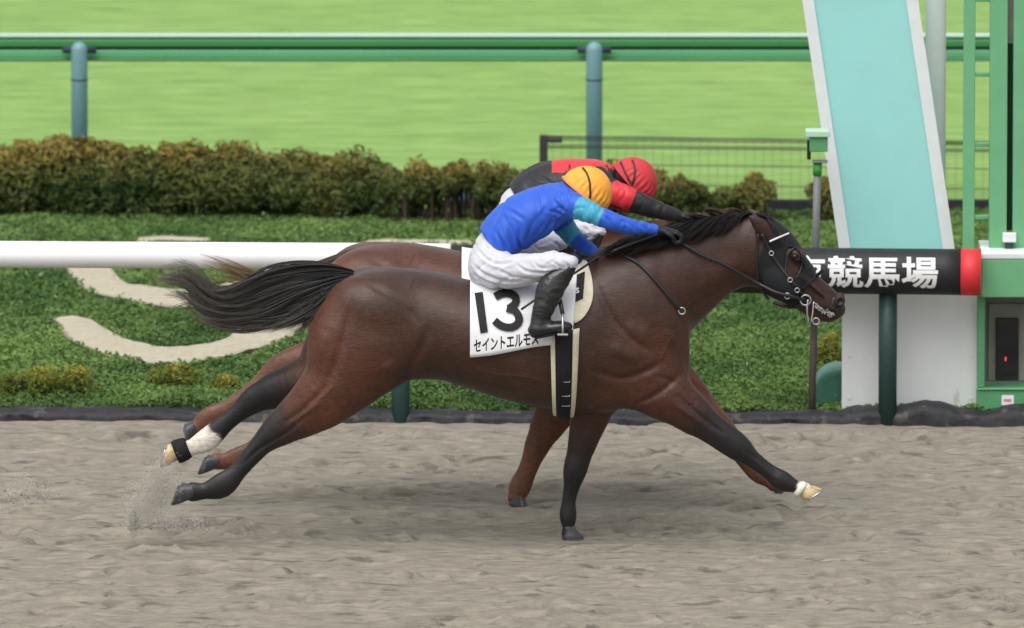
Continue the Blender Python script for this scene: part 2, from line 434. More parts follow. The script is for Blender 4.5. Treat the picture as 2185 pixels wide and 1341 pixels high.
stroke([(130, 560), (177, 614), (247, 634), (309, 647), (371, 655), (450, 655), (540, 640), (620, 600), (680, 560)],
       [(228, 556), (262, 598), (300, 606), (340, 612), (400, 614), (470, 606), (530, 590), (560, 572), (590, 550)], "upper pale gravel stroke half hidden by the white rail")
stroke([(290, 520), (350, 512), (450, 514)], [(300, 504), (360, 503), (440, 506)], "thin pale gravel patch just above the white rail")
stroke([(770, 524), (880, 520), (1010, 522)], [(790, 512), (880, 510), (1000, 512)], "thin pale gravel patch behind the rump of the far horse")

# ---- leaves
def leaves(name, C, Nrm, size, m, parent=None, origin=None, seed=1, asp=.5, rnd=None, kind=None, bend=.25):
    g = np.random.default_rng(seed); n = len(C)
    a = np.cross(Nrm, g.normal(size=(n, 3))); a /= np.linalg.norm(a, axis=1)[:, None]+1e-9; b = np.cross(Nrm, a); b /= np.linalg.norm(b, axis=1)[:, None]+1e-9
    s = np.broadcast_to(size, (n,))[:, None]; nn = Nrm/(np.linalg.norm(Nrm, axis=1)[:, None]+1e-9)
    V = np.stack([C-a*s, C-b*s*asp+nn*s*bend, C+a*s, C+b*s*asp+nn*s*bend], 1).reshape(-1, 3)
    i = np.arange(n)[:, None]*4; F_ = np.concatenate([i+[0, 1, 2], i+[0, 2, 3]])
    rr = g.random(n) if rnd is None else rnd
    o = obj(name, V, F_, m, parent, origin, smooth=False, attrs={'rnd': np.repeat(rr, 4)})
    if kind: o['kind'] = kind
    return o
M['bed_leaf'] = mat("bed_leaf", (.055, .122, .029), .6, .35, rnd='rnd', col2=(.190, .300, .075), transl=.25)
M['pale_leaf'] = mat("pale_leaf", (.30, .44, .22), .6, .3, rnd='rnd', col2=(.42, .50, .34), transl=.2)
g = np.random.default_rng(5); n = 300000
x = np.where(g.random(n) < .82, g.uniform(-3.0, 3.0, n), np.sign(g.random(n)-.5)*(3.0+1.8*g.random(n)**1.2)); t = g.random(n)**1.15; k0 = kerb_y(x)+.14; y = k0+(BED_FAR-.03-k0)*t
keep = np.ones(n, bool)
for s in STROKES: keep &= ~in_poly(x+g.normal(0, .012, n), y+g.normal(0, .03, n), s)
x, y, t = x[keep], y[keep], t[keep]; n = len(x)
hh = (.055+.05*fbm(x*3.1, y*1.8, o=3, seed=8)+.03*vnoise(x*11, y*9, seed=3))*(1-.45*np.clip((t-.75)/.2, 0, 1))
z = Z_BED+np.maximum(hh, .02)*g.random(n)**.6; nr = g.normal(size=(n, 3))*.8+[0, -.35, .8]
cl = np.clip(.42+.85*fbm(x*1.7, y*1.2, o=3, seed=15)+.45*fbm(x*9, y*7, o=2, seed=16)+.3*(g.random(n)-.5), 0, 1)
leaves('ground_cover', np.stack([x, y, z], 1), nr, g.uniform(.009, .021, n), M['bed_leaf'], seed=2, rnd=cl, kind='stuff')
n = 600; x = g.uniform(-3.2, 3.2, n); t = g.random(n); k0 = kerb_y(x)+.2; y = k0+(BED_FAR-.3-k0)*t
keep = np.ones(n, bool)
for s in STROKES: keep &= ~in_poly(x, y, s)
x, y, t = x[keep], y[keep], t[keep]; n = len(x)
leaves('pale_weeds', np.stack([x, y, Z_BED+.06+.04*g.random(n)], 1), g.normal(size=(n, 3))*.3+[0, -.5, 1], g.uniform(.006, .014, n), M['pale_leaf'], seed=3, asp=.28, kind='stuff')

# ---- shrubs: a cloud of leaves on a few stems
M['bark'] = mat("bark", (.07, .05, .035), .9, .2, var=.3, vscale=40, bump=.5)
M['azalea_leaf'] = mat("azalea_leaf", (.042, .084, .018), .55, .35, rnd='rnd', col2=(.27, .20, .040), transl=.15)
M['gold_leaf'] = mat("gold_leaf", (.13, .19, .035), .6, .3, rnd='rnd', col2=(.46, .38, .06), transl=.25)
def cloud(lobes, n, seed, shell=.55):
    """points near the surface of overlapping lumpy lobes (x, y, z, rx, ry, rz)"""
    g = np.random.default_rng(seed); L = np.array(lobes); wgt = L[:, 3]*L[:, 5]+L[:, 3]*L[:, 4]; wgt /= wgt.sum()
    k = g.choice(len(L), n, p=wgt); d = g.normal(size=(n, 3)); d /= np.linalg.norm(d, axis=1)[:, None]
    rr = 1-shell*g.random(n)**1.8; p = L[k, :3]+d*L[k, 3:]*rr[:, None]
    lump = fbm(p[:, 0]*6, p[:, 1]*6, p[:, 2]*6, 3, seed); p += d*(.15*lump*np.minimum(1, L[k, 3:].min(1)/.15))[:, None]
    ok = p[:, 2] > .03; return p[ok], d[ok], lump[ok]
def shrub(name, label, cat, lobes, n, m, size, seed, group=None, gold=.5, stems=5):
    L = np.array(lobes); c = [L[:, 0].mean(), L[:, 1].mean(), 0.0]
    root = thing(name, c, label, cat, group); p, d, lump = cloud(lobes, n, seed); g = np.random.default_rng(seed+50)
    zt = L[:, 2].max()+L[:, 5].max()
    rnd = np.clip(gold*np.clip(p[:, 2]/zt, 0, 1)**4*(.5+.9*g.random(len(p)))+.22*g.random(len(p))**2+.30*lump, 0, 1)
    leaves('foliage', p, d*.8+g.normal(size=p.shape)*.6+[0, 0, .3], g.uniform(.6, 1.3, len(p))*size, m, root, seed=seed, rnd=rnd, asp=.34)
    mb = MB(); gg = random.Random(seed)
    for l in lobes:
        for _ in range(stems):
            a = Vector((l[0]+gg.uniform(-.3, .3)*l[3], l[1]+gg.uniform(-.2, .2)*l[4], -.02)); b = Vector((l[0]+gg.uniform(-.8, .8)*l[3], l[1]+gg.uniform(-.6, .6)*l[4], l[2]+gg.uniform(.2, .75)*l[5]))
            mid = (a+b)/2+Vector((gg.uniform(-.04, .04), 0, .02)); mb.tube(catmull([a, mid, b], 3), np.linspace(.009, .003, 7), 5)
    mb.build('stem', M['bark'], root); return root
YH = G(500, 478)[1]-.12                                      # hedge front foot
def lobe(px, top, ry, wpx, Y, zc=.55):
    """a lobe whose top is seen at pixel row `top`"""
    p = P(px, top, Y); h = max(p[2], .12); return (p[0], Y, h*zc, wpx*S(Y), ry, h*(1-zc))
hedge = []
for px_, tp in [(-140, 318), (-70, 312), (0, 305), (60, 300), (120, 298), (180, 296), (240, 296), (300, 300), (360, 302), (420, 304), (480, 308), (540, 315), (600, 318), (660, 320), (720, 324), (770, 332), (815, 345), (-220, 318), (-300, 318), (-380, 316), (-460, 318), (-540, 315)]:
    hedge.append(lobe(px_, tp+7, .34, 62, YH+.40, .48))
shrub('hedge', "long clipped azalea hedge with golden brown tips behind the white rail", 'hedge', hedge, 74000, M['azalea_leaf'], .025, 11, gold=.95, stems=3)
SH = [("small rounded azalea at the right end of the long hedge", [(860, 352, .25, 45), (900, 345, .26, 45)], YH-.02),
      ("low loose azalea between the hedge end and the black jacketed jockey", [(938, 342, .2, 40), (985, 337, .2, 36), (1035, 345, .2, 36)], YH-.02),
      ("bushy azalea right behind the two jockeys' backs", [(1080, 334, .25, 52), (1130, 340, .24, 50), (1190, 345, .2, 45), (1250, 345, .2, 45), (1310, 342, .2, 45)], YH-.02),
      ("thin airy azalea just right of the red cap", [(1400, 368, .18, 38), (1450, 372, .16, 34), (1490, 366, .16, 38)], YH-.02),
      ("round azalea standing alone below the wire fence", [(1570, 378, .2, 45), (1610, 366, .22, 42)], YH-.02),
      ("azalea partly hidden behind the slanted finish board", [(1760, 372, .2, 34), (1800, 385, .2, 40)], YH-.02)]
def ragged(big, seed, n=13):
    g = np.random.default_rng(seed); out = []
    for x, y, z, rx, ry, rz in big:
        for _ in range(n):
            d = g.normal(size=3); d /= np.linalg.norm(d); d *= g.random()**.5; s = g.uniform(.22, .50)
            out.append((x+d[0]*rx*.85, y+d[1]*ry*.8, max(.05, z+d[2]*rz*.72), rx*s*1.1, ry*s, rz*s))
    return out
for k, (lb, lo_, yy) in enumerate(SH):
    shrub('azalea_bush', lb, 'shrub', ragged([lobe(a, b, c, d, yy, .66 if k == 1 else .60) for a, b, c, d in lo_], 200+k), 1500*len(lo_), M['azalea_leaf'], .020, 60+k, 'azalea bushes along the black board', .95, 1)
GB = [("golden leaved low shrub at the far left edge of the bed", [(15, 785, .14, 55), (85, 765, .15, 58), (165, 772, .15, 60)], 862),
      ("small golden shrub below the lower gravel stroke", [(365, 762, .12, 44), (392, 775, .11, 50)], 845),
      ("tiny yellowish shrub just left of the galloping hind legs", [(470, 806, .07, 34)], 852),
      ("golden shrub low under the belly of the near horse", [(745, 838, .08, 40)], 886),
      ("yellow green shrub in front of the white panels' left edge", [(1770, 690, .16, 36), (1778, 745, .14, 36)], 800)]
for k, (lb, lo_, foot) in enumerate(GB):
    yy = G(lo_[0][0], foot)[1]
    shrub('golden_shrub', lb, 'shrub', ragged([lobe(a, b, c, d, yy, .5) for a, b, c, d in lo_], 300+k, 9), 800*len(lo_), M['gold_leaf'], .014, 90+k, 'golden shrubs in the bed', .9, 1)

# ---- black board at the back of the bed
M['black_board'] = mat("black_board", (.022, .022, .025), .7, .3, var=.3, vscale=12, bump=.2)
p0 = np.array([G(940, 458)[0], BED_FAR+.02, 0]); mb = MB()
zt = P(1500, 426, p0[1])[2]
mb.box((p0[0]+4.5, p0[1], zt/2-.03), (9, .04, zt+.06), .006)
tag(mb.build('edging_board', M['black_board'], origin=(.5, p0[1], 0)), "long low black edging board between the bushes and the turf", 'edging board')
# small weathered blue box between the bushes
M['blue_box'] = mat("blue_box", (.10, .19, .22), .6, .4, var=.2, vscale=30)
bc = P(990, 405, p0[1]+.12); r_ = thing('valve_box', (bc[0], bc[1], 0), "small blue grey box half hidden behind the low azaleas", 'valve box')
mb = MB(); mb.box((bc[0], bc[1], bc[2]/2), (.16, .12, bc[2]), .008); mb.build('casing', M['blue_box'], r_)
mb = MB(); mb.box((bc[0], bc[1], bc[2]+.008), (.18, .14, .016), .005); mb.build('lid', M['blue_box'], r_)

# ---- crumpled dark edging of the track
M['edging'] = mat("edging", (.020, .021, .024), .62, .35, var=.35, vscale=10, bump=.7, bscale=22, wear_shade=((.075, .07, .062), 12, .56))
n, m = 420, 12; xs = np.linspace(-4.6, 4.6, n); V = []
def bumpline(px):
    b = 0
    for c, wd, h in [(1855, 62, 14), (1970, 75, 22), (2065, 45, 8), (2165, 70, 16), (1770, 60, 4)]: b = np.maximum(b, h*np.clip(1-((px-c)/wd)**2, 0, 1)**.6)
    return b
for i, x in enumerate(xs):
    px = CX+x/S(3.7); hgt = (21+bumpline(px)*1.0)*S(3.7)+.016*float(fbm(np.array([x*3.3]), np.array([.5]), o=3)[0]); yk = kerb_y(x)
    for j in range(m):
        a = math.pi*j/(m-1); q = .014*float(vnoise(np.array([x*9.]), np.array([j*1.1]))[0])+.010*float(vnoise(np.array([x*30.]), np.array([j*1.7]), seed=4)[0])
        V.append((x, yk+.10-.10*math.copysign(abs(math.cos(a))**.6, math.cos(a))+q, max(-.02, -.02+(hgt+.02)*math.sin(a)**.5+q)))
ii = np.arange(n*m).reshape(n, m); Q = np.stack([ii[:-1, :-1], ii[1:, :-1], ii[1:, 1:], ii[:-1, 1:]], -1).reshape(-1, 4)[:, ::-1]
tag(obj('track_edging', V, Q, M['edging'], origin=(0, kerb_y(0), 0)), "crumpled black edging roll along the sand, humped at the right", 'track edging')

# ---- near rail: white tube, black lettered sleeve, red end band, green posts
M['white_paint'] = mat("white_paint", (.80, .80, .80), .35, .5, var=.03, vscale=3, stretch=(.2, 1, 1))
M['post_dark'] = mat("post_dark", (.018, .045, .040), .5, .4, var=.2, vscale=20)
M['post_teal'] = mat("post_teal", (.035, .085, .082), .5, .4, var=.15, vscale=20)
M['sleeve'] = mat("sleeve", (.014, .014, .016), .55, .4, var=.3, vscale=15, bump=.15, bscale=20, wear_shade=((.30, .30, .28), 9, .73))
M['red_band'] = mat("red_band", (.62, .028, .035), .5, .4, var=.08)
M['print_white'] = mat("print_white", (.74, .74, .74), .6, .3, var=.06, vscale=40)
def rail_at(px, py, yoff=.02):
    x = P(px, 545, 3.7)[0]; return P(px, py, kerb_y(x)+yoff)
ra, rb = rail_at(0, 543), rail_at(735, 547); rdir = (rb-ra)/np.linalg.norm(rb-ra)
def rail_pt(x): return ra+rdir*(x-ra[0])/rdir[0]
root = thing('inner_rail', (0, kerb_y(0), 0), "white tubular running rail with a black lettered sleeve on green posts", 'rail')
xa, xb = P(940, 545, 3.7)[0], P(2092, 545, 3.7)[0]
mb = MB(); mb.tube([rail_pt(x) for x in np.linspace(-4.5, xa+.05, 30)], .0655, 24); mb.build('rail_tube', M['white_paint'], root)
RS = 49*S(3.7); SA, SB = rail_at(965, 571), rail_at(2050, 581)
sdir = (SB-SA)/np.linalg.norm(SB-SA)
mb = MB(); mb.tube([SA+(SB-SA)*t for t in np.linspace(0, 1, 30)], RS, 32); sl_ = mb.build('rail_sleeve', M['sleeve'], root)
E2 = rail_at(2093, 581.5); mb = MB(); mb.tube([SB+(E2-SB)*t for t in (0, .5, 1)], RS+.002, 32); mb.build('end_band', M['red_band'], root)
for px_, foot, top, mt in [(855, 903, 600, 'post_teal'), (1892, 909, 640, 'post_dark'), (-180, 899, 560, 'post_teal')]:
    x = P(px_, 800, 3.7)[0]; y = kerb_y(x)+.02; zt = rail_at(px_, top)[2]+.05
    mb = MB(); mb.tube([(x, y+.015, -.05), (x, y+.015, zt*.5), (x, y+.015, zt)], 19.5*S(3.7), 16); mb.build('post', M[mt], root)
def text_mesh(body, bold=0.0, h=1.0):
    c = bpy.data.curves.new("lettering", 'FONT'); c.body = body; c.size = 1; c.offset = bold; c.resolution_u = 3
    t = bpy.data.objects.new("lettering", c); COL.objects.link(t); dg = bpy.context.evaluated_depsgraph_get(); dg.update()
    me = bpy.data.meshes.new_from_object(t.evaluated_get(dg)); bm = bmesh.new(); bm.from_mesh(me)
    bpy.data.objects.remove(t); bpy.data.meshes.remove(me); bpy.data.curves.remove(c)
    xs = [v.co.x for v in bm.verts]; ys = [v.co.y for v in bm.verts]
    for v in bm.verts: v.co.x = (v.co.x-min(xs))/(max(xs)-min(xs)); v.co.y = (v.co.y-min(ys))/(max(ys)-min(ys)); v.co.z = 0
    return bm
def cut(bm, nx, ny):
    for ax, n in ((0, nx), (1, ny)):
        for i in range(1, n):
            c = [0, 0, 0]; c[ax] = i/n; nm = [0, 0, 0]; nm[ax] = 1
            bmesh.ops.bisect_plane(bm, geom=bm.verts[:]+bm.edges[:]+bm.faces[:], plane_co=c, plane_no=nm)
    bmesh.ops.triangulate(bm, faces=bm.faces[:])
def print_on(name, bm, fn, m, parent):
    bm.verts.index_update(); V = np.array([fn(v.co.x, v.co.y) for v in bm.verts]); Fc = np.array([[v.index for v in f.verts] for f in bm.faces]); bm.free()
    a = V[Fc]; nr = np.cross(a[:, 1]-a[:, 0], a[:, 2]-a[:, 0]); fl = nr[:, 1] > 0; Fc[fl] = Fc[fl][:, ::-1]
    return obj(name, V, Fc, m, parent, smooth=False)
bm = text_mesh("京競馬場", .021); cut(bm, 1, 14)
tx0, tx1 = rail_at(1684, 580)[0], rail_at(2000, 580)[0]
def sleeve_pt(u, v):
    x = tx0+(tx1-tx0)*u; c = SA+(SB-SA)*((x-SA[0])/(SB[0]-SA[0])); s = (v-.5)*73*S(3.7)-.006; a = s/RS+R(8.7)
    return (x, c[1]-(RS+.003)*math.cos(a), c[2]+(RS+.003)*math.sin(a))
print_on('lettering', bm, sleeve_pt, M['print_white'], sl_)

# ---- turf rail far behind: ridged green rail on pale blue posts
M['rail_green'] = mat("rail_green", (.045, .225, .065), .4, .5, var=.06, vscale=4, stretch=(.2, 1, 1))
M['rail_teal'] = mat("rail_teal", (.105, .345, .155), .4, .5, var=.06, vscale=2, stretch=(.2, 1, 1))
M['rail_top'] = mat("rail_top", (.40, .60, .45), .35, .5)
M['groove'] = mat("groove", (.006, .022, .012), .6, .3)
M['post_blue'] = mat("post_blue", (.145, .285, .315), .45, .5, var=.06, vscale=15)
M['bracket'] = mat("bracket", (.03, .04, .055), .5, .5)
FY = 11.25; s_ = S(FY)
root = thing('turf_rail', (0, FY, 0), "distant green ridged running rail on pale blue posts beside the turf", 'rail')
def slab(name, y0, y1, d, m, yo=0.0, bev=.008):
    a, b = P(0, y0, FY)[2], P(0, y1, FY)[2]; mb = MB(); xr = P(2117, 100, FY)[0]; L = xr+5.5
    mb.box((xr-L/2, FY+.09+yo, (a+b)/2), (L, d, abs(a-b)), bev); return mb.build(name, m, root)
slab('top_cap', 78, 83, .105, M['rail_top'], .01, .004); slab('cap_shadow_gap', 83.3, 86.5, .09, M['groove'], .004, .001); slab('upper_bar', 86.8, 103.5, .10, M['rail_green'])  # pale cap paints the highlight on top, near-black slab the shadow beneath
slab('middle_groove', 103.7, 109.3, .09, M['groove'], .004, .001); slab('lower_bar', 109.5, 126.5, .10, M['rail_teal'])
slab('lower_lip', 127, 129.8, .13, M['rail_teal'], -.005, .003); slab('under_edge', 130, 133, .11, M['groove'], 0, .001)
for px_ in (170, 1268, 2366, -928):
    x = P(px_, 200, FY)[0]; zt = P(px_, 88, FY)[2]; r_ = 17.5*s_; mb = MB()
    prof = [(r_, -.05), (r_, zt-r_)]+[(r_*math.cos(a), zt-r_+r_*math.sin(a)) for a in (.4, .8, 1.2, 1.5)]
    mb.lathe((x, FY-.035, 0), prof, 20); po = mb.build('post', M['post_blue'], root)
    zr = P(px_, 168, FY)[2]; mb = MB(); mb.lathe((x, FY-.035, 0), [(r_+.002, zr-.004), (r_+.002, zr+.004)], 20); mb.build('collar', M['bracket'], po)
    zb = P(px_, 106, FY)[2]; mb = MB(); mb.tube([(x-.093, FY-.005, zb), (x+.093, FY-.005, zb)], .021, 10); mb.build('bracket', M['bracket'], root)

# ---- low mesh fence between bushes and turf
M['wire'] = mat("wire", (.035, .032, .030), .5, .5)
WY = p0[1]+.14; root = thing('wire_fence', (P(1160, 400, WY)[0], WY, 0), "low dark wire mesh fence starting at a brown post behind the jockeys", 'fence')
pw = lambda px_, py_: P(px_, py_, WY)
x0 = pw(1160, 300)[0]; xe = pw(2330, 300)[0]; z0 = pw(1160, 288)[2]
mb = MB(); mb.box((x0, WY, z0/2), (.046, .046, z0), .005); mb.build('post', M['wire'], root)
a = pw(1180, 299); mb = MB(); mb.box((a[0], WY, a[2]), (.10, .04, .03), .006); mb.build('bracket', M['wire'], root)
wires = [(291, 305), (295, 309), (299, 311), (310, 320), (315, 324), (350, 362), (393, 405), (431, 446), (446, 456)]
for k, (ya, yb) in enumerate(wires):
    a, b = pw(1165, ya), pw(2185, yb); d = (b-a)/(b[0]-a[0]); r_ = .0042 if k in (0, 4) else .0028
    mb = MB(); mb.tube([a, a+d*(xe-a[0])], r_, 5); mb.build('wire', M['wire'], root)
V = []; F_ = []
for k, x in enumerate(np.arange(x0+.05, xe, .05)):
    t = (x-x0)/(pw(2185, 300)[0]-x0); zt = z0-.01-t*.034; b0 = len(V); r_ = .0008
    for zz in (.0, zt):
        V += [(x-r_, WY+.004, zz), (x+r_, WY+.004, zz), (x, WY+.007, zz)]
    F_ += [(b0, b0+1, b0+4, b0+3), (b0+1, b0+2, b0+5, b0+4), (b0+2, b0, b0+3, b0+5)]
obj('upright_wires', V, np.array(F_), M['wire'], root)['kind'] = 'stuff'

# ---- finish line furniture
M['board_cyan'] = mat("board_cyan", (.295, .625, .595), .5, .4, var=.03, vscale=1.5)
M['board_white'] = mat("board_white", (.66, .70, .70), .5, .4, var=.04, vscale=5)
M['panel_white'] = mat("panel_white", (.66, .68, .67), .55, .4, var=.05, vscale=2, bump=.05, wear_shade=((.50, .48, .43), 7, .66), stretch=(1, 1, .35))
M['box_green'] = mat("box_green", (.085, .285, .125), .5, .4, var=.10, vscale=5, wear_shade=((.16, .24, .15), 9, .66))
M['box_green_pale'] = mat("box_green_pale", (.135, .375, .185), .5, .4, var=.05, vscale=3)
M['grey_bolt'] = mat('grey_bolt', (.30, .30, .30), .4, .5)
M['beige'] = mat("beige", (.20, .195, .165), .6, .3, var=.12, vscale=5)
M['glass_dark'] = mat("glass_dark", (.008, .008, .012), .08, .6)
M['led'] = bpy.data.materials.new("led"); M['led'].use_nodes = True
_b = M['led'].node_tree.nodes['Principled BSDF']; _b.inputs['Base Color'].default_value = (.6, .02, .02, 1); _b.inputs['Emission Color'].default_value = (1, .05, .03, 1); _b.inputs['Emission Strength'].default_value = .9
BY = kerb_y(2.3)+.24
q = lambda px_, py_, yy=BY: P(px_, py_, yy)
def quad_prism(mb, pts, y0, y1, bev=.0):
    bm = mb.bm; a = [bm.verts.new((p[0], y0, p[2])) for p in pts]; b = [bm.verts.new((p[0], y1, p[2])) for p in pts]
    bm.faces.new(a); bm.faces.new(b[::-1]); n = len(pts)
    for i in range(n): bm.faces.new((a[i], a[(i+1) % n], b[(i+1) % n], b[i]))
    return mb
FBY = BY+.22
root = thing('finish_board', (q(1935, 700)[0], FBY, 0), "tall slanted pale turquoise finish board with white borders", 'finish board')
lx = lambda y: 1712+(y/530)*78
def band(a0, a1, y0, y1): return [q(lx(y0)+a0, y0, FBY), q(lx(y0)+a1, y0, FBY), q(lx(y1)+a1, y1, FBY), q(lx(y1)+a0, y1, FBY)]
quad_prism(MB(), band(24, 222, -620, 640), FBY, FBY+.05).build('board_face', M['board_cyan'], root)
quad_prism(MB(), band(0, 24.5, -620, 640), FBY-.012, FBY+.055).build('border', M['board_white'], root)
quad_prism(MB(), band(221.5, 247, -620, 640), FBY-.012, FBY+.055).build('border', M['board_white'], root)
a = q(1860, 780, FBY); b = q(1960, 640, FBY)
mb = MB(); mb.box((b[0], FBY+.09, b[2]/2), (.5, .05, b[2]), .004); mb.build('support_plate', M['board_white'], root)
# round pale mast
root_y = FBY+.35; x = q(1996, 200, root_y)[0]; zt = q(1996, -620, root_y)[2]
M['mast'] = mat("mast", (.80, .87, .84), .4, .5, var=.03)
r_ = thing('mast', (x, root_y, 0), "round pale grey green mast rising behind the slanted board", 'mast')
mb = MB(); mb.lathe((x, root_y, 0), [(22*S(root_y), 0), (22*S(root_y), zt*.6), (21*S(root_y), zt)], 24); mb.build('tube', M['mast'], r_)
mb = MB(); mb.lathe((x, root_y, 0), [(.09, 0), (.09, .015)], 24); mb.build('base_plate', M['mast'], r_)
# white panels
root = thing('white_panel', (q(1942, 800)[0], BY, 0), "plain white panel fixed under the black sleeve behind a dark post", 'panel')
p1, p2 = q(1797, 600), q(2088, 890); mb = MB(); mb.box(((p1[0]+p2[0])/2, BY, (p1[2])/2), (p2[0]-p1[0], .03, p1[2]), .004); mb.build('panel_board', M['panel_white'], root)
for px_ in (1806, 2078):
    x = q(px_, 700)[0]; mb = MB(); mb.box((x, BY+.04, p1[2]/2-.01), (.03, .045, p1[2]-.04), .003); mb.build('panel_leg', M['panel_white'], root)
for px_, py_ in ((1812, 650), (1812, 760), (1812, 850), (2072, 650), (2072, 760), (2072, 850), (1940, 650)):
    p = q(px_, py_, BY-.017); mb = MB(); mb.lathe((p[0], p[1], p[2]), [(.007, -.003), (.007, .003)], 8, axis='Y'); mb.build('bolt', M['panel_white'], root)
# green cabinet with a recessed screen
CBY = BY-.08
root = thing('camera_cabinet', (q(2160, 800)[0], CBY+.2, 0), "green cabinet with a dark screen at the right edge", 'cabinet')
c = lambda px_, py_: P(px_, py_, CBY)
def plate(name, x0_, y0_, x1_, y1_, m, dy=0.0, d=.03, par=root, bev=.004, **kw):
    a, b = c(x0_, y0_), c(x1_, y1_); mb = MB(); mb.box(((a[0]+b[0])/2, CBY+dy+d/2, (a[2]+b[2])/2), (b[0]-a[0], d, a[2]-b[2]), bev)
    return mb.build(name, m, par)
plate('lintel', 2094, 551, 2300, 632, M['box_green_pale'], -.05, .45)
plate('top_sheet', 2094, 538, 2300, 550, M['board_white'], -.052, .46)
plate('side_post', 2086, 632.5, 2101, 828, M['box_green'], 0, .4)
pl = plate('plinth', 2084, 832, 2300, 905, M['box_green'], -.01, .42)
plate('ledge', 2084, 828.5, 2300, 831.5, M['box_green_pale'], -.02, .05)
plate('back_panel', 2101.5, 633, 2300, 828, M['beige'], .20, .03)
sc_ = plate('screen', 2128, 690, 2176, 822, M['glass_dark'], .165, .03)
plate('led', 2147, 773, 2150, 781, M['led'], .160, .004, sc_, .0)
plate('housing', 2112, 660, 2190, 826, M['beige'], .185, .012)
lb = plate('notice', 2137, 843, 2163, 864, M['print_white'], -.0135, .003, pl, .0)
M['faded_red'] = mat('faded_red', (.55, .22, .20), .6, .3)
plate('notice_print', 2142, 851, 2158, 856, M['faded_red'], -.0155, .002, lb, .0)
# green lattice pylon standing on the cabinet
PY = CBY+.18; c2 = lambda px_, py_: P(px_, py_, PY)
root = thing('pylon', (c2(2130, 545)[0], PY, c2(2130, 545)[2]), "tall green pylon with short rungs and a dark slot above the cabinet", 'pylon')
def bar(name, x0_, y0_, x1_, y1_, m, dy=0.0, d=.06):
    a, b = c2(x0_, y0_), c2(x1_, y1_); mb = MB(); mb.box(((a[0]+b[0])/2, PY+dy, (a[2]+b[2])/2), (b[0]-a[0], d, a[2]-b[2]), .004); return mb.build(name, m, root)
bar('column', 2116, -620, 2147, 537, M['box_green_pale'], 0, .09)
bar('column', 2166, -620, 2215, 537, M['box_green_pale'], 0, .09)
bar('slot_channel', 2147.5, 95, 2165.5, 492, M['groove'], .02, .03); bar('slot_cover', 2147.5, -620, 2165.5, 94, M['beige'], .015, .03)
bar('upright', 2060, -620, 2079, 537, M['box_green_pale'], .02, .04)
for y_ in (160, 310, 465, 0, -150): bar('rung', 2079.5, y_-4.5, 2115.5, y_+4.5, M['rail_teal'], .02, .03)
bar('lamp_box', 2138, 493, 2167, 512, M['board_white'], -.07, .05); bar('cable_plug', 2144, 512.5, 2160, 538, M['bracket'], -.06, .03)
# round green hose drum
DY = BY+.10; dc = P(1790, 842, DY)
root = thing('hose_drum', (dc[0], DY, 0), "rounded green drum peeking out left of the white panel", 'drum')
M['drum'] = mat("drum", (.045, .165, .115), .4, .5, var=.12, vscale=8)
mb = MB(); rr = 55*S(DY); mb.lathe((dc[0], DY+.03, dc[2]), [(rr*.6, .02), (rr*.93, .0), (rr, .03), (rr, .22), (rr*.93, .25), (rr*.6, .23)], 32, axis='Y'); mb.build('shell', M['drum'], root)
mb = MB(); mb.box((dc[0], DY+.16, dc[2]/2-.03), (rr*1.2, .16, max(dc[2]-rr*.3, .1)), .005); mb.build('stand', M['drum'], root)
# sensor post
SY = kerb_y(1.5)+.16; sp = lambda px_, py_: P(px_, py_, SY)
root = thing('sensor_post', (sp(1736, 880)[0], SY, 0), "thin grey post topped by a green and white sensor box", 'post')
M['grey_post'] = mat("grey_post", (.14, .155, .15), .5, .4, var=.15, vscale=20); M['rust_post'] = mat("rust_post", (.075, .06, .045), .7, .3, var=.3, vscale=15)
M['leaf_green'] = mat("leaf_green", (.06, .28, .05), .5, .4)
mb = MB(); mb.tube([sp(1732, 905), sp(1734, 790), sp(1737, 690)], .0175, 12); mb.build('base_pole', M['rust_post'], root)
mb = MB(); mb.tube([sp(1737, 690), sp(1741, 500), sp(1744, 372)], .0185, 12); mb.build('pole', M['grey_post'], root)
mb = MB(); mb.tube([sp(1744, 374), sp(1744.5, 348)], .022, 12); mb.build('collar', M['leaf_green'], root)
def pbox(name, x0_, y0_, x1_, y1_, m, d=.09):
    a, b = sp(x0_, y0_), sp(x1_, y1_); mb = MB(); mb.box(((a[0]+b[0])/2, SY, (a[2]+b[2])/2), (b[0]-a[0], d, a[2]-b[2]), .004); return mb.build(name, m, root)
pbox('cap', 1719, 277, 1770, 290, M['rail_top'], .12); pbox('sensor_box', 1727, 290.5, 1766, 322, M['box_green'], .09)
pbox('bracket', 1722, 300, 1730, 340, M['groove'], .04); pbox('tray', 1733, 343, 1766, 347, M['grey_post'], .07)

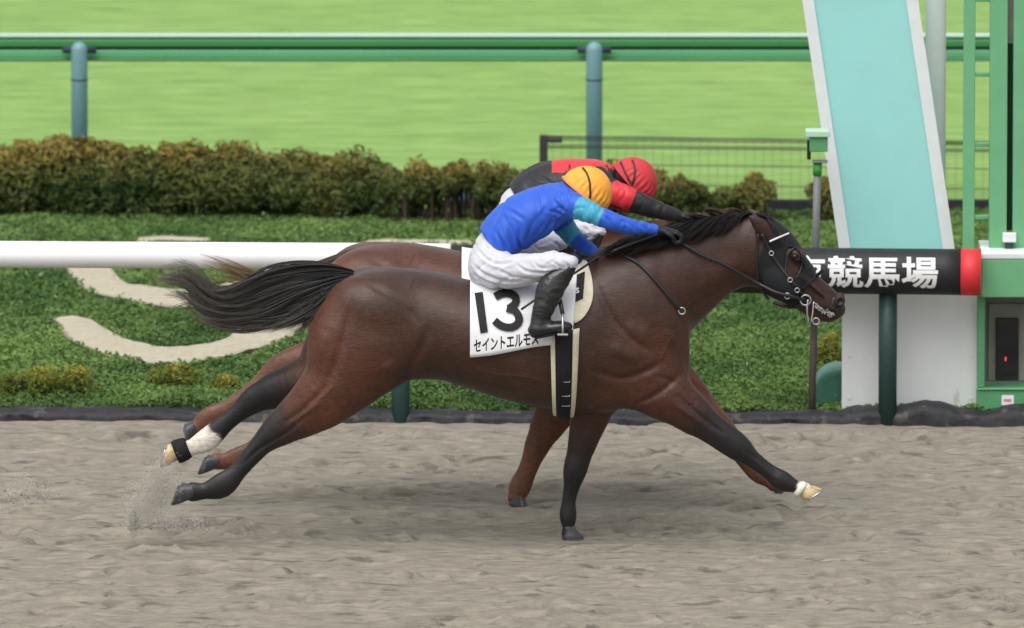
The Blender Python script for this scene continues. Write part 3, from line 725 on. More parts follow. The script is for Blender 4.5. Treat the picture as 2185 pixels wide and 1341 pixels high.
# ------------------------------------------------------------------ horses
def nodes(lst, Y0=0.0):
    """(px, py, y, half thickness in px, half width in m)"""
    out = []
    for q in lst:
        px, py, y, r = q[:4]; Y = Y0+y; r_ = r*S(Y); w_ = q[4] if len(q) > 4 else r_
        out.append([*P(px, py, Y), r_, w_])
    return np.array(out)
class Trunk:
    def __init__(s, st, Y0=0.0):
        st = np.array(st, float); s.Y0 = Y0
        t = np.array([P(a, b, Y0) for a, b in st[:, [0, 1]]]); b = np.array([P(a, b_, Y0) for a, b_ in st[:, [0, 2]]])
        xs = np.linspace(t[0, 0], t[-1, 0], 600)
        def sm(v, k=13):
            v = np.interp(xs, t[:, 0], v); ker = np.hanning(2*k+1); ker /= ker.sum()
            return np.convolve(np.pad(v, k, 'edge'), ker, 'valid')
        s.xs = xs; s.top = sm(t[:, 2]); s.bot = sm(b[:, 2]); s.w = sm(st[:, 3])
    def at(s, x):
        t = np.interp(x, s.xs, s.top); b = np.interp(x, s.xs, s.bot); return (t+b)/2, (t-b)/2, np.interp(x, s.xs, s.w)
    def pt(s, x, th, off):
        """th: 0 at the back line, growing towards the near side, pi at the belly"""
        c, h, w_ = s.at(x); p = 2/2.25; sn, cs = math.sin(th), math.cos(th)
        return np.array([x, s.Y0-(w_+off)*math.copysign(abs(sn)**p, sn), c+(h+off)*math.copysign(abs(cs)**p, cs)])
    def add(s, F, k=.02):
        sl, X, Y, Z = F.block((s.xs[0], s.Y0-.45, s.bot.min()-.05), (s.xs[-1], s.Y0+.45, s.top.max()+.05))
        c, h, w_ = s.at(X); h = np.maximum(h, .01); p = 2.25
        q = ((np.abs(Z-c)/h)**p+(np.abs(Y-s.Y0)/w_)**p)**(1/p)
        d = (q-1)*np.minimum(h, w_); F.F[sl] = smin(F.F[sl], d.astype(np.float32), k)
NEAR = dict(Y0=0.0,
  trunk=[(664,690,775,.13),(680,655,800,.20),(705,628,820,.24),(740,592,836,.262),(780,576,838,.27),(830,572,822,.268),(880,575,808,.262),
         (940,584,808,.27),(1000,600,826,.285),(1060,606,846,.295),(1120,604,862,.30),(1180,592,872,.295),(1240,566,878,.28),(1290,542,880,.262),
         (1340,528,868,.24),(1390,536,858,.225),(1430,575,836,.20),(1455,640,800,.16),(1466,700,760,.10)],
  neck=[(1350,650,0,128,.21),(1440,592,0,106,.155),(1510,556,0,86,.115),(1568,538,0,76,.095),(1608,530,0,66,.09)],
  head=[(1612,532,0,62,.088),(1640,548,0,66,.098),(1668,578,0,57,.092),(1698,603,0,47,.075),(1726,626,0,41,.062),(1752,643,0,37,.058),(1772,655,0,30,.054),(1783,660,0,21,.05)],
  lip=[(1716,648,0,18,.04),(1745,668,0,16,.04),(1770,674,0,14,.038)],
  ear=[(1652,508,0,13,.022),(1636,490,0,19,.022),(1615,469,0,13,.015),(1597,454,0,2,.004)], ear_y=.092,
  legs=dict(
    hind_near=dict(y=-.155, n=[(770,740,0.01,112,.12),(735,800,-.01,84,.105),(690,850,-.01,62,.082),(645,884,0,47,.062),(604,911,0,39,.050),(566,941,0,26,.036),(537,973,0,20.5,.027),(508,1006,0,19,.025),(474,1036,0,27,.034),(438,1048,0,18,.027),(412,1050,0,21,.032)],
        hoof=((414,1047),(378,1049),19,23), black=(2.3,4.9)),
    hind_off=dict(y=.13, n=[(745,760,0.02,100,.115),(690,795,0,62,.095),(640,815,0,44,.07),(588,834,0,36,.050),(545,852,0,30,.038),(512,878,0,21,.028),(480,904,0,20,.027),(443,938,0,25,.032),(412,954,0,18,.026),(385,964,0,18,.030)],
        hoof=((386,962),(350,968),19,24), black=(1.2,3.2), white=(6.45,6.75)),
    fore_near=dict(y=-.15, n=[(1335,740,.02,100,.085),(1385,800,.01,78,.085),(1432,848,0,50,.068),(1480,886,0,39,.055),(1528,922,0,32,.044),(1572,953,0,29.5,.043),(1603,978,0,19.5,.029),(1640,1006,0,17,.026),(1668,1026,0,22,.032),(1696,1038,0,14,.026),(1716,1046,0,17,.03)],
        hoof=((1708,1043),(1731,1060),17,21), black=(1.6,4.2), white=(9.1,9.4)),
    fore_off=dict(y=.13, n=[(1300,780,0,82,.08),(1278,838,0,52,.068),(1257,895,0,37,.052),(1243,945,0,28,.042),(1228,1000,0,26,.043),(1221,1033,0,18.5,.031),(1214,1068,0,15,.025),(1212,1100,0,18.5,.031),(1213,1124,0,13.5,.026),(1213,1138,0,15,.03)],
        hoof=((1213,1122),(1214,1149),15,23), black=(1.2,4.2))),
  coat=(.043,.0172,.0095), points=(.0085,.0072,.0075))
FAR = dict(Y0=1.0,
  trunk=[(672,610,705,.13),(690,580,735,.20),(715,556,755,.24),(745,535,775,.262),(785,524,775,.27),(835,519,760,.268),(885,521,745,.262),
         (940,530,745,.27),(1000,542,760,.285),(1060,548,778,.295),(1120,546,793,.30),(1180,534,802,.295),(1240,512,806,.28),(1290,492,808,.262),
         (1340,485,797,.24),(1390,498,788,.225),(1430,535,766,.20),(1450,590,730,.16),(1460,640,690,.10)],
  neck=[(1350,600,0,118,.21),(1430,560,0,92,.155),(1500,540,0,76,.115),(1560,525,0,68,.095),(1600,520,0,58,.09)],
  head=[(1604,522,0,54,.088),(1632,540,0,60,.098),(1660,572,0,52,.092),(1690,597,0,42,.075),(1716,618,0,37,.062),(1740,634,0,33,.058),(1758,645,0,27,.054),(1768,650,0,19,.05)],
  lip=[(1706,640,0,16,.04),(1733,658,0,14,.04),(1755,662,0,12,.038)],
  ear=[(1640,500,0,11,.016),(1624,484,0,13,.016),(1610,470,0,9,.010),(1600,460,0,2,.004)], ear_y=.07,
  legs=dict(
    hind_near=dict(y=-.15, n=[(765,680,0,105,.12),(735,740,-.01,80,.105),(700,765,0,58,.08),(655,775,0,42,.062),(605,788,0,36,.05),(560,822,0,25,.036),(520,850,0,20,.028),(488,872,0,20,.027),(448,893,0,25,.032),(425,910,0,18,.027),(412,918,0,19,.03)],
        hoof=((417,909),(396,924),17,22), black=(99,100)),
    hind_off=dict(y=.13, n=[(780,700,0,92,.115),(735,770,0,62,.09),(690,820,0,46,.065),(640,858,0,38,.05),(600,895,0,27,.036),(568,930,0,20,.028),(540,960,0,20,.027),(508,978,0,24,.032),(480,985,0,18,.027),(462,985,0,18,.03)],
        hoof=((470,984),(434,987),16,20), black=(99,100)),
    fore_near=dict(y=-.15, n=[(1330,690,0,95,.085),(1380,750,0,70,.085),(1425,800,0,48,.068),(1470,842,0,38,.055),(1510,885,0,32,.044),(1548,925,0,27,.04),(1575,962,0,20,.029),(1600,995,0,18,.028),(1618,1012,0,19,.03),(1640,1026,0,15,.026),(1652,1034,0,16,.03)],
        hoof=((1645,1028),(1672,1046),15,20), black=(99,100)),
    fore_off=dict(y=.10, n=[(1255,740,0,80,.08),(1225,800,0,55,.068),(1195,860,0,44,.055),(1170,905,0,34,.044),(1148,948,0,28,.040),(1135,980,0,22,.031),(1122,1012,0,21,.028),(1110,1038,0,24,.032),(1104,1056,0,19,.029),(1102,1062,0,19,.03)],
        hoof=((1104,1054),(1098,1080),17,22), black=(99,100))),
  coat=(.064,.0235,.0125), points=(.13,.055,.026))

CREASE = [  # (amplitude m, width m, polyline in photograph pixels): muscle boundaries, tendons, ribs
 (-.011, .020, [(1398, 585), (1432, 625), (1456, 672), (1456, 735)]), (-.008, .018, [(1270, 600), (1300, 665), (1352, 725), (1398, 752)]), (-.010, .017, [(1255, 782), (1320, 806), (1375, 792), (1420, 768)]),
 (-.009, .014, [(1350, 868), (1405, 838), (1452, 800)]), (-.011, .022, [(918, 690), (894, 750), (868, 800), (835, 822)]), (-.009, .022, [(752, 632), (738, 700), (718, 770), (690, 828)]),
 (-.007, .012, [(700, 815), (652, 868), (604, 903)]), (-.006, .010, [(668, 872), (610, 925), (560, 955), (515, 995)]), (-.006, .010, [(1440, 838), (1500, 892), (1548, 930)]), (-.005, .007, [(1590, 962), (1640, 998), (1662, 1018)]),
 (-.007, .016, [(1600, 598), (1540, 622), (1470, 676)]), (-.006, .012, [(1400, 800), (1450, 822), (1490, 868)]), (-.005, .010, [(1280, 840), (1262, 900), (1248, 950)]), (-.004, .006, [(1226, 1030), (1219, 1100)]),
 (.009, .030, [(1300, 735), (1365, 770)]), (.008, .035, [(1330, 690), (1390, 720)]), (.010, .026, [(862, 596), (884, 606)]), (.009, .030, [(822, 768), (842, 800)]), (.008, .028, [(690, 700), (682, 770)]), (.006, .02, [(1420, 700), (1440, 740)]),
 (.0035, .006, [(1190, 815), (1120, 800), (1050, 792), (985, 770)]), (.003, .0055, [(1452, 690), (1424, 735), (1408, 790), (1440, 842)]), (.003, .0055, [(1300, 690), (1340, 730), (1352, 790)]), (.003, .005, [(1712, 600), (1742, 622), (1768, 632)]), (.003, .005, [(1704, 596), (1728, 628)]), (.003, .0055, [(720, 812), (690, 842), (650, 868)]), (.006, .012, [(1436, 858), (1500, 908)]), (.007, .014, [(690, 850), (640, 890)]), (-.0035, .012, [(960, 690), (968, 770), (1000, 820)]), (-.0035, .012, [(925, 700), (940, 770), (965, 810)]), (-.003, .012, [(1270, 800), (1282, 850)]), (-.006, .016, [(780, 600), (850, 640), (900, 690)])]
def carve(V, Q, Y0, dpy, lines=None, yref=-.2, smin_=.25, k_end=.12):
    a_ = V[Q]; n = np.cross(a_[:, 2]-a_[:, 0], a_[:, 3]-a_[:, 1]); nr = np.zeros_like(V)
    for k in range(4):
        for j in range(3): nr[:, j] += np.bincount(Q[:, k], n[:, j], len(V))
    nr /= np.linalg.norm(nr, axis=1)[:, None]+1e-9; side = np.clip((np.abs(nr[:, 1])-smin_)/.5, 0, 1); D = np.zeros(len(V))
    for amp, wd, pl in (lines or CREASE):
        c = catmull([P(x, y+dpy, Y0+yref) for x, y in pl], 6); best = np.full(len(V), 9.0); tt = np.zeros(len(V)); m = len(c)-1
        for i in range(m):
            p, q = c[i][[0, 2]], c[i+1][[0, 2]]; e = q-p; t = np.clip(((V[:, 0]-p[0])*e[0]+(V[:, 2]-p[1])*e[1])/(e@e+1e-12), 0, 1)
            d = np.hypot(V[:, 0]-p[0]-e[0]*t, V[:, 2]-p[1]-e[1]*t); s = d < best; best[s] = d[s]; tt[s] = (i+t[s])/m
        D += amp*(np.exp(-(best/wd)**2)-(.55*np.exp(-((best-2.1*wd)/wd)**2) if lines else 0))*np.clip(np.minimum(tt, 1-tt)*3.2+k_end, 0, 1)
    return V+nr*(D*side)[:, None]
def build_horse(cfg, name, label, h):
    Y0 = cfg['Y0']; tr = Trunk(cfg['trunk'], Y0); base = P(1060, 800, Y0); base[2] = 0
    root = thing(name, base, label, 'horse', 'two racehorses galloping side by side')
    lo = np.array([P(330, 1000, Y0)[0], Y0-.42, 0.0]); hi = np.array([P(1830, 600, Y0)[0], Y0+.42, P(800, 430, Y0)[2]])
    F = Field(lo, hi, h)
    tr.add(F)
    F.chain(nodes(cfg['neck'], Y0), .07, 10)
    F.chain(nodes(cfg['head'], Y0), .035, 6)
    F.chain(nodes(cfg['lip'], Y0), .012)
    for k, L in cfg['legs'].items():
        n = nodes([(a, b, y+L['y'], r, w_) for a, b, y, r, w_ in L['n']], Y0); L['nodes'] = n
        F.chain(n[:4], .06, 5); F.chain(n[2:], .02, 4)
    sgn = (-1, 1)
    px = lambda a, b, y: P(a, b, Y0+y)
    dpy = 0 if Y0 == 0 else -55
    def mus(a, b, y, rx, ry, rz, tilt=0, k=.03, sub=False):
        for s_ in sgn:
            c = px(a, b+dpy, -abs(y)); c[1] = Y0+s_*abs(y); F.ell(c, (rx, ry, rz), k, R(tilt), sub)
    # soft muscle masses: gluteal, hamstring, quadriceps, shoulder, triceps, pectoral
    mus(800, 650, .13, .20, .135, .12, 10, .07); mus(712, 725, .16, .08, .085, .16, 12, .06); mus(800, 745, .165, .11, .085, .15, -20, .07)
    mus(1400, 670, .11, .10, .095, .18, -32, .07); mus(1325, 745, .165, .13, .075, .12, 20, .06); mus(1432, 770, .07, .08, .085, .12, 0, .06)
    mus(1505, 590, .055, .16, .05, .05, -25, .05); mus(1395, 855, .12, .10, .058, .05, 38, .05)
    if Y0 == 0:
        for s_ in sgn:
            c = px(1668, 606, -.1); c[1] = s_*.09; F.ell(c, (.085, .03, .055), .02, R(40))          # cheek
            c = px(1700, 546, -.08); c[1] = s_*.078; F.ell(c, (.035, .028, .026), .02, R(40))       # brow and eye socket
            c = px(1697, 549, -.1); c[1] = s_*.108; F.ell(c, (.020, .016, .014), .006, R(40), True)
            c = px(1792, 643, -.05); c[1] = s_*.052; F.ell(c, (.024, .022, .028), .012, R(40))      # nostril flare
            c = px(1793, 644, -.07); c[1] = s_*.078; F.ell(c, (.017, .024, .021), .006, R(30), True)
            c = px(1730, 606, -.05); c[1] = s_*.068; F.ell(c, (.09, .012, .008), .015, R(42))       # facial crest
            c = px(1765, 664, -.05); c[1] = s_*.055; F.ell(c, (.045, .03, .0045), .004, R(12), True)  # mouth line
    for s_ in sgn:
        e = nodes(cfg['ear'], Y0); e[:, 1] = Y0+s_*(cfg['ear_y']+np.array([-.01, 0, .012, .018])); F.chain(e, .015)
    V, Q = F.mesh(); V = relax(V, Q, 3); V = carve(V, Q, Y0, dpy)
    # coat: bay or chestnut with dark points and white markings
    nn = fbm(V[:, 0]*3, V[:, 1]*3, V[:, 2]*3, 4); n2 = fbm(V[:, 0]*14, V[:, 1]*14, V[:, 2]*30, 3, 5)
    c = np.array(cfg['coat'])[None]*(1+.45*nn+.16*n2)[:, None]
    ss = lambda a, b, x: np.clip((x-a)/(b-a), 0, 1)**2*(3-2*np.clip((x-a)/(b-a), 0, 1))
    warm = np.zeros(len(V)); dk = np.zeros(len(V)); wh = np.zeros(len(V))
    for k, L in cfg['legs'].items():
        d, par = chain_d(V, L['nodes']); near = ss(.06, .0, d) if False else (1-ss(.02, .06, d))
        warm = np.maximum(warm, near*(1-ss(2.5, 5, par))*.7)
        dk = np.maximum(dk, (1-ss(.022, .06, d))*ss(L['black'][0], L['black'][1], par+.5*n2+.5*nn))
        if 'white' in L: wh = np.maximum(wh, (1-ss(.012, .03, d))*ss(L['white'][0], L['white'][1], par+.4*n2+.3*nn))
    c = c*(1+warm[:, None]*np.array([.75, .50, .28]))
    xn = P(1180, 600, Y0)[0]; c = c*(1-ss(xn, xn+.55, V[:, 0])[:, None]*np.array([.10, .22, .28])); xr = P(900, 600, Y0)[0]; c = c*(1+ss(xr, xr-.45, V[:, 0])[:, None]*np.array([.14, .08, .04]))
    if Y0 == 0:                                         # dark muzzle and mouth
        m0 = px(1785, 660, 0); dm = np.linalg.norm((V-m0)*[1, .8, 1], axis=1); dk = np.maximum(dk, .6*(1-ss(.04, .13, dm)))
        for s_ in sgn:
            nc = px(1793, 644, 0); nc[1] = s_*.068; dk = np.maximum(dk, 1-ss(.016, .027, np.linalg.norm((V-nc)*[1, .6, 1], axis=1)))  # shade of the nostril hollows painted into the coat to deepen them
            ec_ = px(1697, 549, 0); ec_[1] = s_*.09; dk = np.maximum(dk, .8*(1-ss(.014, .034, np.linalg.norm(V-ec_, axis=1))))
        er = nodes(cfg['ear'], Y0)
        for s_ in sgn:
            er[:, 1] = s_*(cfg['ear_y']+np.array([-.01, 0, .012, .018])); de, pe = chain_d(V, er); dk = np.maximum(dk, (de < .006)*np.clip((pe-1.6)/1.2, 0, 1)*.8)
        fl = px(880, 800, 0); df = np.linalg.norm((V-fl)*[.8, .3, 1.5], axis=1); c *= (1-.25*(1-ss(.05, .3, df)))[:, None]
    else:
        c *= (1+.6*ss(700, 1000, 0) )
        lg = np.zeros(len(V))
        for k, L in cfg['legs'].items():
            d, par = chain_d(V, L['nodes']); lg = np.maximum(lg, (1-ss(.012, .03, d))*ss(2.5, 5, par))
        c = c+lg[:, None]*(np.array([.125, .050, .024])*(1+.3*n2[:, None])-c)*.8
    pts = np.array(cfg['points']); c = c+(pts-c)*dk[:, None]; c = c+(np.array([.60, .55, .47])*(1+.25*n2[:, None])-c)*wh[:, None]
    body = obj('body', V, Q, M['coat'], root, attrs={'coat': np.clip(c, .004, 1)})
    return root, F, tr
def hoof(root, p0, p1, r0, r1, y, Y0, m_h, m_s, label=None):
    """a hoof is a slanted cone from the coronet (p0) to the ground face (p1) with an iron shoe on it"""
    a, b = P(*p0, Y0+y), P(*p1, Y0+y); ax = b-a; L = np.linalg.norm(ax); ax /= L
    sd_ = np.array([0, 1.0, 0]); fw = np.cross(sd_, ax); fw /= np.linalg.norm(fw)
    if ax[0] < -.5:
        if fw[2] > 0: fw = -fw                                  # a hind hoof flung back: toe downwards
    elif fw[0] < 0: fw = -fw
    stand = ax[2] < -.93; s0 = r0*S(Y0); s1 = r1*S(Y0); V = []; F_ = []; seg = 24
    prof = [(0, s0*.90), (.10, s0*1.02), (.3, s0*1.0), (.65, (s0+s1)/2), (.97, s1), (1, s1*.97)]
    def ring(t, r, lat):
        out = []
        for k in range(seg):
            th = 2*math.pi*k/seg; cf = math.cos(th); cl = math.sin(th)
            q = 1.0 if cf > -.55 else .84
            ext = (.30*cf*t if not stand else 0); sh = fw*(s0*.42*t if stand else s0*.22*t)
            out.append(a+ax*L*(t+ext)+sh+fw*r*cf*q*(1.12 if t > .5 else 1.0)+sd_*r*cl*lat)
        return out
    for t, r in prof: V += ring(t, r, .86)
    V += ring(1.0, s1*.72, .84); V += ring(.88, s1*.55, .82)
    nr = len(prof)+2
    for i in range(nr-1):
        for k in range(seg): F_.append((i*seg+k, i*seg+(k+1) % seg, (i+1)*seg+(k+1) % seg, (i+1)*seg+k))
    bm = bmesh.new(); vs_ = [bm.verts.new(v) for v in V]
    for f in F_: bm.faces.new([vs_[i] for i in f]).smooth = True
    bm.faces.new([vs_[k] for k in range(seg)]); bm.faces.new([vs_[(nr-1)*seg+k] for k in range(seg)])
    mb = MB(); mb.bm.free(); mb.bm = bm; hf = mb.build('hoof', m_h, root)
    if label: hf['label'] = label
    m2 = MB(); pts = []; rr_ = ring(1.0, s1*.9, .84); rr2 = [v+ax*.004 for v in rr_]
    pts = [rr2[k % seg] for k in range(-9, 10)]
    m2.tube(pts, .0055, 6); sh = m2.build('horseshoe', m_s if label else M['iron_dull'], hf)
    return hf
def hair(name, guides, n, m, parent, r0=.004, spread=.02, ys=None, Y0=0.0, seed=1, cut=.3, wob=.012, seg=16, lock=22):
    """strands that run between neighbouring guide curves; a guide is a list of (px, py, y)"""
    g = np.random.default_rng(seed); C = []
    for q in guides:
        pts = np.array([P(a[0], a[1], Y0+(a[2] if len(a) > 2 else 0)) for a in q]); c = catmull(pts, 8)
        L = np.r_[0, np.cumsum(np.linalg.norm(np.diff(c, axis=0), axis=1))]; L /= L[-1]; t = np.linspace(0, 1, seg)
        C.append(np.stack([np.interp(t, L, c[:, k]) for k in range(3)], 1))
    C = np.array(C); V = []; F_ = []; A = []; t = np.linspace(0, 1, seg)
    nl = max(8, n//lock); LK = [(g.random(), g.normal(0, 1, 3), g.random(3)*9, 1.5+2.5*g.random(), 1-cut*g.random()**1.3) for _ in range(nl)]
    for i in range(n):
        lu, lo_, ph, fr, le = LK[g.integers(nl)]; u = np.clip(lu+g.normal()*.012, 0, .999)*(len(C)-1); k = min(int(u), len(C)-2); f = u-k; c = C[k]*(1-f)+C[k+1]*f
        e = le*(1-.22*g.random()**1.5); tt = t*e
        c = np.stack([np.interp(tt, t, c[:, j]) for j in range(3)], 1)
        o = lo_*spread+g.normal(0, 1, 3)*spread*.42*(.4+.6*g.random()); o[1] *= 1.6
        c = c+o[None]*(.25+.75*tt[:, None]**.8)+np.stack([wob*tt*np.sin(fr*2*tt+ph[j]) for j in range(3)], 1)
        r = r0*(.6+.8*g.random())*(1-.85*t**1.6)*np.minimum(1, .4+t*6)
        T = np.gradient(c, axis=0); T /= np.linalg.norm(T, axis=1)[:, None]+1e-9
        a = np.cross(T, [0, 1, 0]); a /= np.linalg.norm(a, axis=1)[:, None]+1e-9; b = np.cross(a, T); b0 = len(V)*0
        ring = np.stack([c+r[:, None]*(a*math.cos(q)+b*math.sin(q)) for q in (0, 2.09, 4.19)], 1)
        V.append(ring.reshape(-1, 3)); b0 = i*seg*3
        idx = b0+np.arange(seg*3).reshape(seg, 3)
        for q in range(3):
            F_.append(np.stack([idx[:-1, q], idx[:-1, (q+1) % 3], idx[1:, (q+1) % 3], idx[1:, q]], 1))
        A.append(np.repeat(np.clip((t**2.6)*(.25+.9*e**2)+.12*g.normal(), 0, 1), 3))
    o = obj(name, np.concatenate(V), np.concatenate(F_), m, parent, attrs={'tip': np.concatenate(A)})
    return o

def coat_mat():
    m = bpy.data.materials.new("coat"); m.use_nodes = True; t = m.node_tree; t.nodes.clear(); L = t.links.new
    out = N(t, "ShaderNodeOutputMaterial"); b = N(t, "ShaderNodeBsdfPrincipled"); L(b.outputs[0], out.inputs['Surface'])
    tc = N(t, "ShaderNodeTexCoord"); at = N(t, "ShaderNodeAttribute", attribute_name='coat')
    def nz(scale, st, det=4):
        mp = N(t, "ShaderNodeMapping"); mp.inputs['Scale'].default_value = st; L(tc.outputs['Object'], mp.inputs['Vector'])
        n = N(t, "ShaderNodeTexNoise"); n.inputs['Scale'].default_value = scale; n.inputs['Detail'].default_value = det; n.inputs['Roughness'].default_value = .65; L(mp.outputs[0], n.inputs['Vector']); return n.outputs['Fac']
    def rng_(v, lo, hi, a=.3, z=.7):
        r = N(t, "ShaderNodeMapRange"); r.inputs['From Min'].default_value = a; r.inputs['From Max'].default_value = z; r.inputs['To Min'].default_value = lo; r.inputs['To Max'].default_value = hi; L(v, r.inputs['Value']); return r.outputs[0]
    c = at.outputs['Color']
    for v, lo, hi in ((nz(130, (.25, 1, 1)), .62, 1.38), (nz(7, (1, 1, 1)), .80, 1.20)):
        vm = N(t, "ShaderNodeVectorMath", operation='SCALE'); L(c, vm.inputs[0]); L(rng_(v, lo, hi), vm.inputs['Scale']); c = vm.outputs[0]
    sp = nz(75, (1, 1, 1), 2); cr = N(t, "ShaderNodeValToRGB"); cr.color_ramp.elements[0].position = .76; cr.color_ramp.elements[1].position = .78; L(sp, cr.inputs['Fac'])
    mx = N(t, "ShaderNodeMix", data_type='RGBA'); L(cr.outputs['Color'], mx.inputs['Factor']); L(c, mx.inputs['A']); mx.inputs['B'].default_value = (.16, .14, .115, 1)
    L(mx.outputs['Result'], b.inputs['Base Color'])
    L(rng_(nz(22, (.5, 1, 1)), .40, .52), b.inputs['Roughness']); b.inputs['Specular IOR Level'].default_value = .40
    b.inputs['Sheen Weight'].default_value = .04; b.inputs['Sheen Roughness'].default_value = .5
    b1 = N(t, "ShaderNodeBump"); b1.inputs['Strength'].default_value = .16; b1.inputs['Distance'].default_value = .02; L(nz(9, (.8, 1, 1.3), 3), b1.inputs['Height'])
    b2 = N(t, "ShaderNodeBump"); b2.inputs['Strength'].default_value = .38; b2.inputs['Distance'].default_value = .003; L(nz(170, (.2, 1, 1), 3), b2.inputs['Height']); L(b1.outputs[0], b2.inputs['Normal']); L(b2.outputs[0], b.inputs['Normal'])
    return m
M['coat'] = coat_mat()
M['tail_black'] = mat("tail_black", (.006, .006, .007), .5, .5, rnd='tip', col2=(.17, .15, .125))
M['mane_black'] = mat("mane_black", (.006, .0055, .006), .6, .3, rnd='tip', col2=(.022, .016, .013))
M['tail_brown'] = mat("tail_brown", (.022, .013, .010), .5, .4, rnd='tip', col2=(.30, .19, .095))
M['horn_dark'] = mat("horn_dark", (.045, .045, .05), .45, .5, var=.3, vscale=30, stretch=(1, 1, .2), wear_shade=((.16, .145, .125), 20, .56))
M['horn_pale'] = mat("horn_pale", (.52, .40, .22), .5, .5, var=.25, vscale=25, wear_shade=((.25, .13, .05), 14, .57))
M['iron'] = mat("iron", (.42, .43, .45), .35, .5, metal=.8, var=.2)
M['iron_dull'] = mat('iron_dull', (.09, .09, .09), .6, .4, var=.3)
M['dark_eye'] = mat("dark_eye", (.006, .004, .003), .22, .5)

# ================================================================== the two racehorses
H1, F1, T1 = build_horse(NEAR, 'racehorse', "near dark bay racehorse with black legs and a white hind sock stretched in a gallop", .0065)
H2, F2, T2 = build_horse(FAR, 'racehorse', "far chestnut brown racehorse running behind the bay one", .0085)
for root, cfg in ((H1, NEAR), (H2, FAR)):
    Y0 = cfg['Y0']
    for k, L in cfg['legs'].items():
        a, b, r0, r1 = L['hoof']; pale = Y0 == 0 and k in ('hind_off', 'fore_near')
        hoof(root, a, b, r0, r1, L['y'], Y0, M['horn_pale' if pale else 'horn_dark'], M['iron'], "pale cream hoof" if pale else None)
# eyes
for s_ in (-1, 1):
    c = P(1697, 548.5, -.10); c[1] = s_*.084
    mb = MB(); mb.lathe(c, [(.0165*math.sin(a)+1e-5, -.0165*math.cos(a)) for a in np.linspace(0, math.pi, 10)], 14, axis='Y'); mb.build('eye', M['dark_eye'], H1)
    c = P(1690, 543, .9); c[1] = 1+s_*.088
    mb = MB(); mb.lathe(c, [(.019*math.sin(a)+1e-5, -.019*math.cos(a)) for a in np.linspace(0, math.pi, 10)], 14, axis='Y'); mb.build('eye', M['dark_eye'], H2)
# tails
tg = [[(752, 580), (700, 569), (646, 570), (577, 580), (543, 595), (509, 617), (474, 630), (452, 627), (430, 602), (412, 577), (392, 560), (368, 554)],
      [(750, 584), (690, 582), (620, 592), (560, 612), (510, 636), (470, 644), (440, 632), (415, 602), (385, 584), (350, 588), (312, 608)],
      [(748, 588), (690, 600), (620, 618), (560, 643), (510, 661), (465, 662), (430, 645), (400, 622), (365, 612), (330, 618)],
      [(746, 592), (702, 616), (640, 645), (580, 672), (520, 684), (470, 682), (432, 664), (402, 642), (362, 624)],
      [(744, 596), (712, 630), (660, 662), (600, 684), (540, 694), (490, 690), (450, 676), (420, 660)]]
hair('tail', tg, 3300, M['tail_black'], H1, .0022, .017, seed=3, cut=.42, wob=.030, seg=20, lock=13)
hair('tail_fringe', [[(744, 592), (700, 630), (655, 660), (610, 684), (575, 702), (540, 712)], [(742, 594), (712, 628), (685, 655), (650, 680), (610, 700), (592, 714)], [(740, 596), (718, 622), (698, 645), (680, 668), (662, 694)]],
     1200, M['tail_black'], H1, .0020, .020, seed=4, cut=.65, wob=.02, seg=16, lock=10)
hair('tail', [[(760, 532), (700, 556), (640, 578), (590, 592), (545, 590), (490, 568), (450, 552), (425, 545)], [(756, 538), (700, 566), (630, 596), (560, 606), (500, 596), (440, 580)],
              [(752, 546), (690, 585), (610, 620), (530, 640), (450, 650), (395, 656), (350, 668)]], 1300, M['tail_brown'], H2, .0021, .016, Y0=1.0, seed=5, cut=.5, wob=.018, seg=18)
# manes
mg = [[(1606, 456, 0), (1580, 462, -.05), (1560, 482, -.095), (1545, 500, -.112)], [(1560, 457, 0), (1532, 468, -.05), (1508, 492, -.115), (1484, 512, -.135)],
      [(1510, 468, 0), (1480, 480, -.06), (1455, 506, -.13), (1425, 526, -.155)], [(1455, 481, 0), (1425, 494, -.06), (1400, 518, -.14), (1370, 537, -.17)],
      [(1400, 492, 0), (1370, 506, -.06), (1345, 526, -.14), (1310, 546, -.175)], [(1345, 506, 0), (1320, 518, -.05), (1295, 536, -.12), (1262, 548, -.15)]]
hair('mane', mg, 2600, M['mane_black'], H1, .0022, .009, seed=7, cut=.45, wob=.012, seg=9, lock=7)
hair('mane_wisps', [[(1590, 458, 0), (1560, 450, -.01), (1530, 452, -.02)], [(1500, 472, 0), (1470, 464, -.01), (1445, 470, -.02)], [(1420, 488, 0), (1390, 482, -.01), (1360, 490, -.02)]], 220, M['mane_black'], H1, .0013, .012, seed=8, cut=.6, seg=8)
hair('mane', [[(1600, 466, -.06), (1578, 452, -.08), (1552, 447, -.1), (1528, 452, -.1)], [(1560, 478, -.06), (1530, 462, -.08), (1500, 460, -.1), (1470, 468, -.1)], [(1480, 490, -.06), (1450, 476, -.08), (1420, 480, -.1), (1390, 490, -.1)]], 600, M['tail_brown'], H2, .0018, .012, Y0=1.0, seed=9, cut=.5, seg=8)
hair('forelock', [[(1612, 455, 0), (1640, 458, -.02), (1660, 470, -.04)], [(1615, 458, 0), (1640, 466, -.05), (1655, 482, -.07)]], 60, M['mane_black'], H1, .003, .006, seed=10, cut=.5, seg=8)
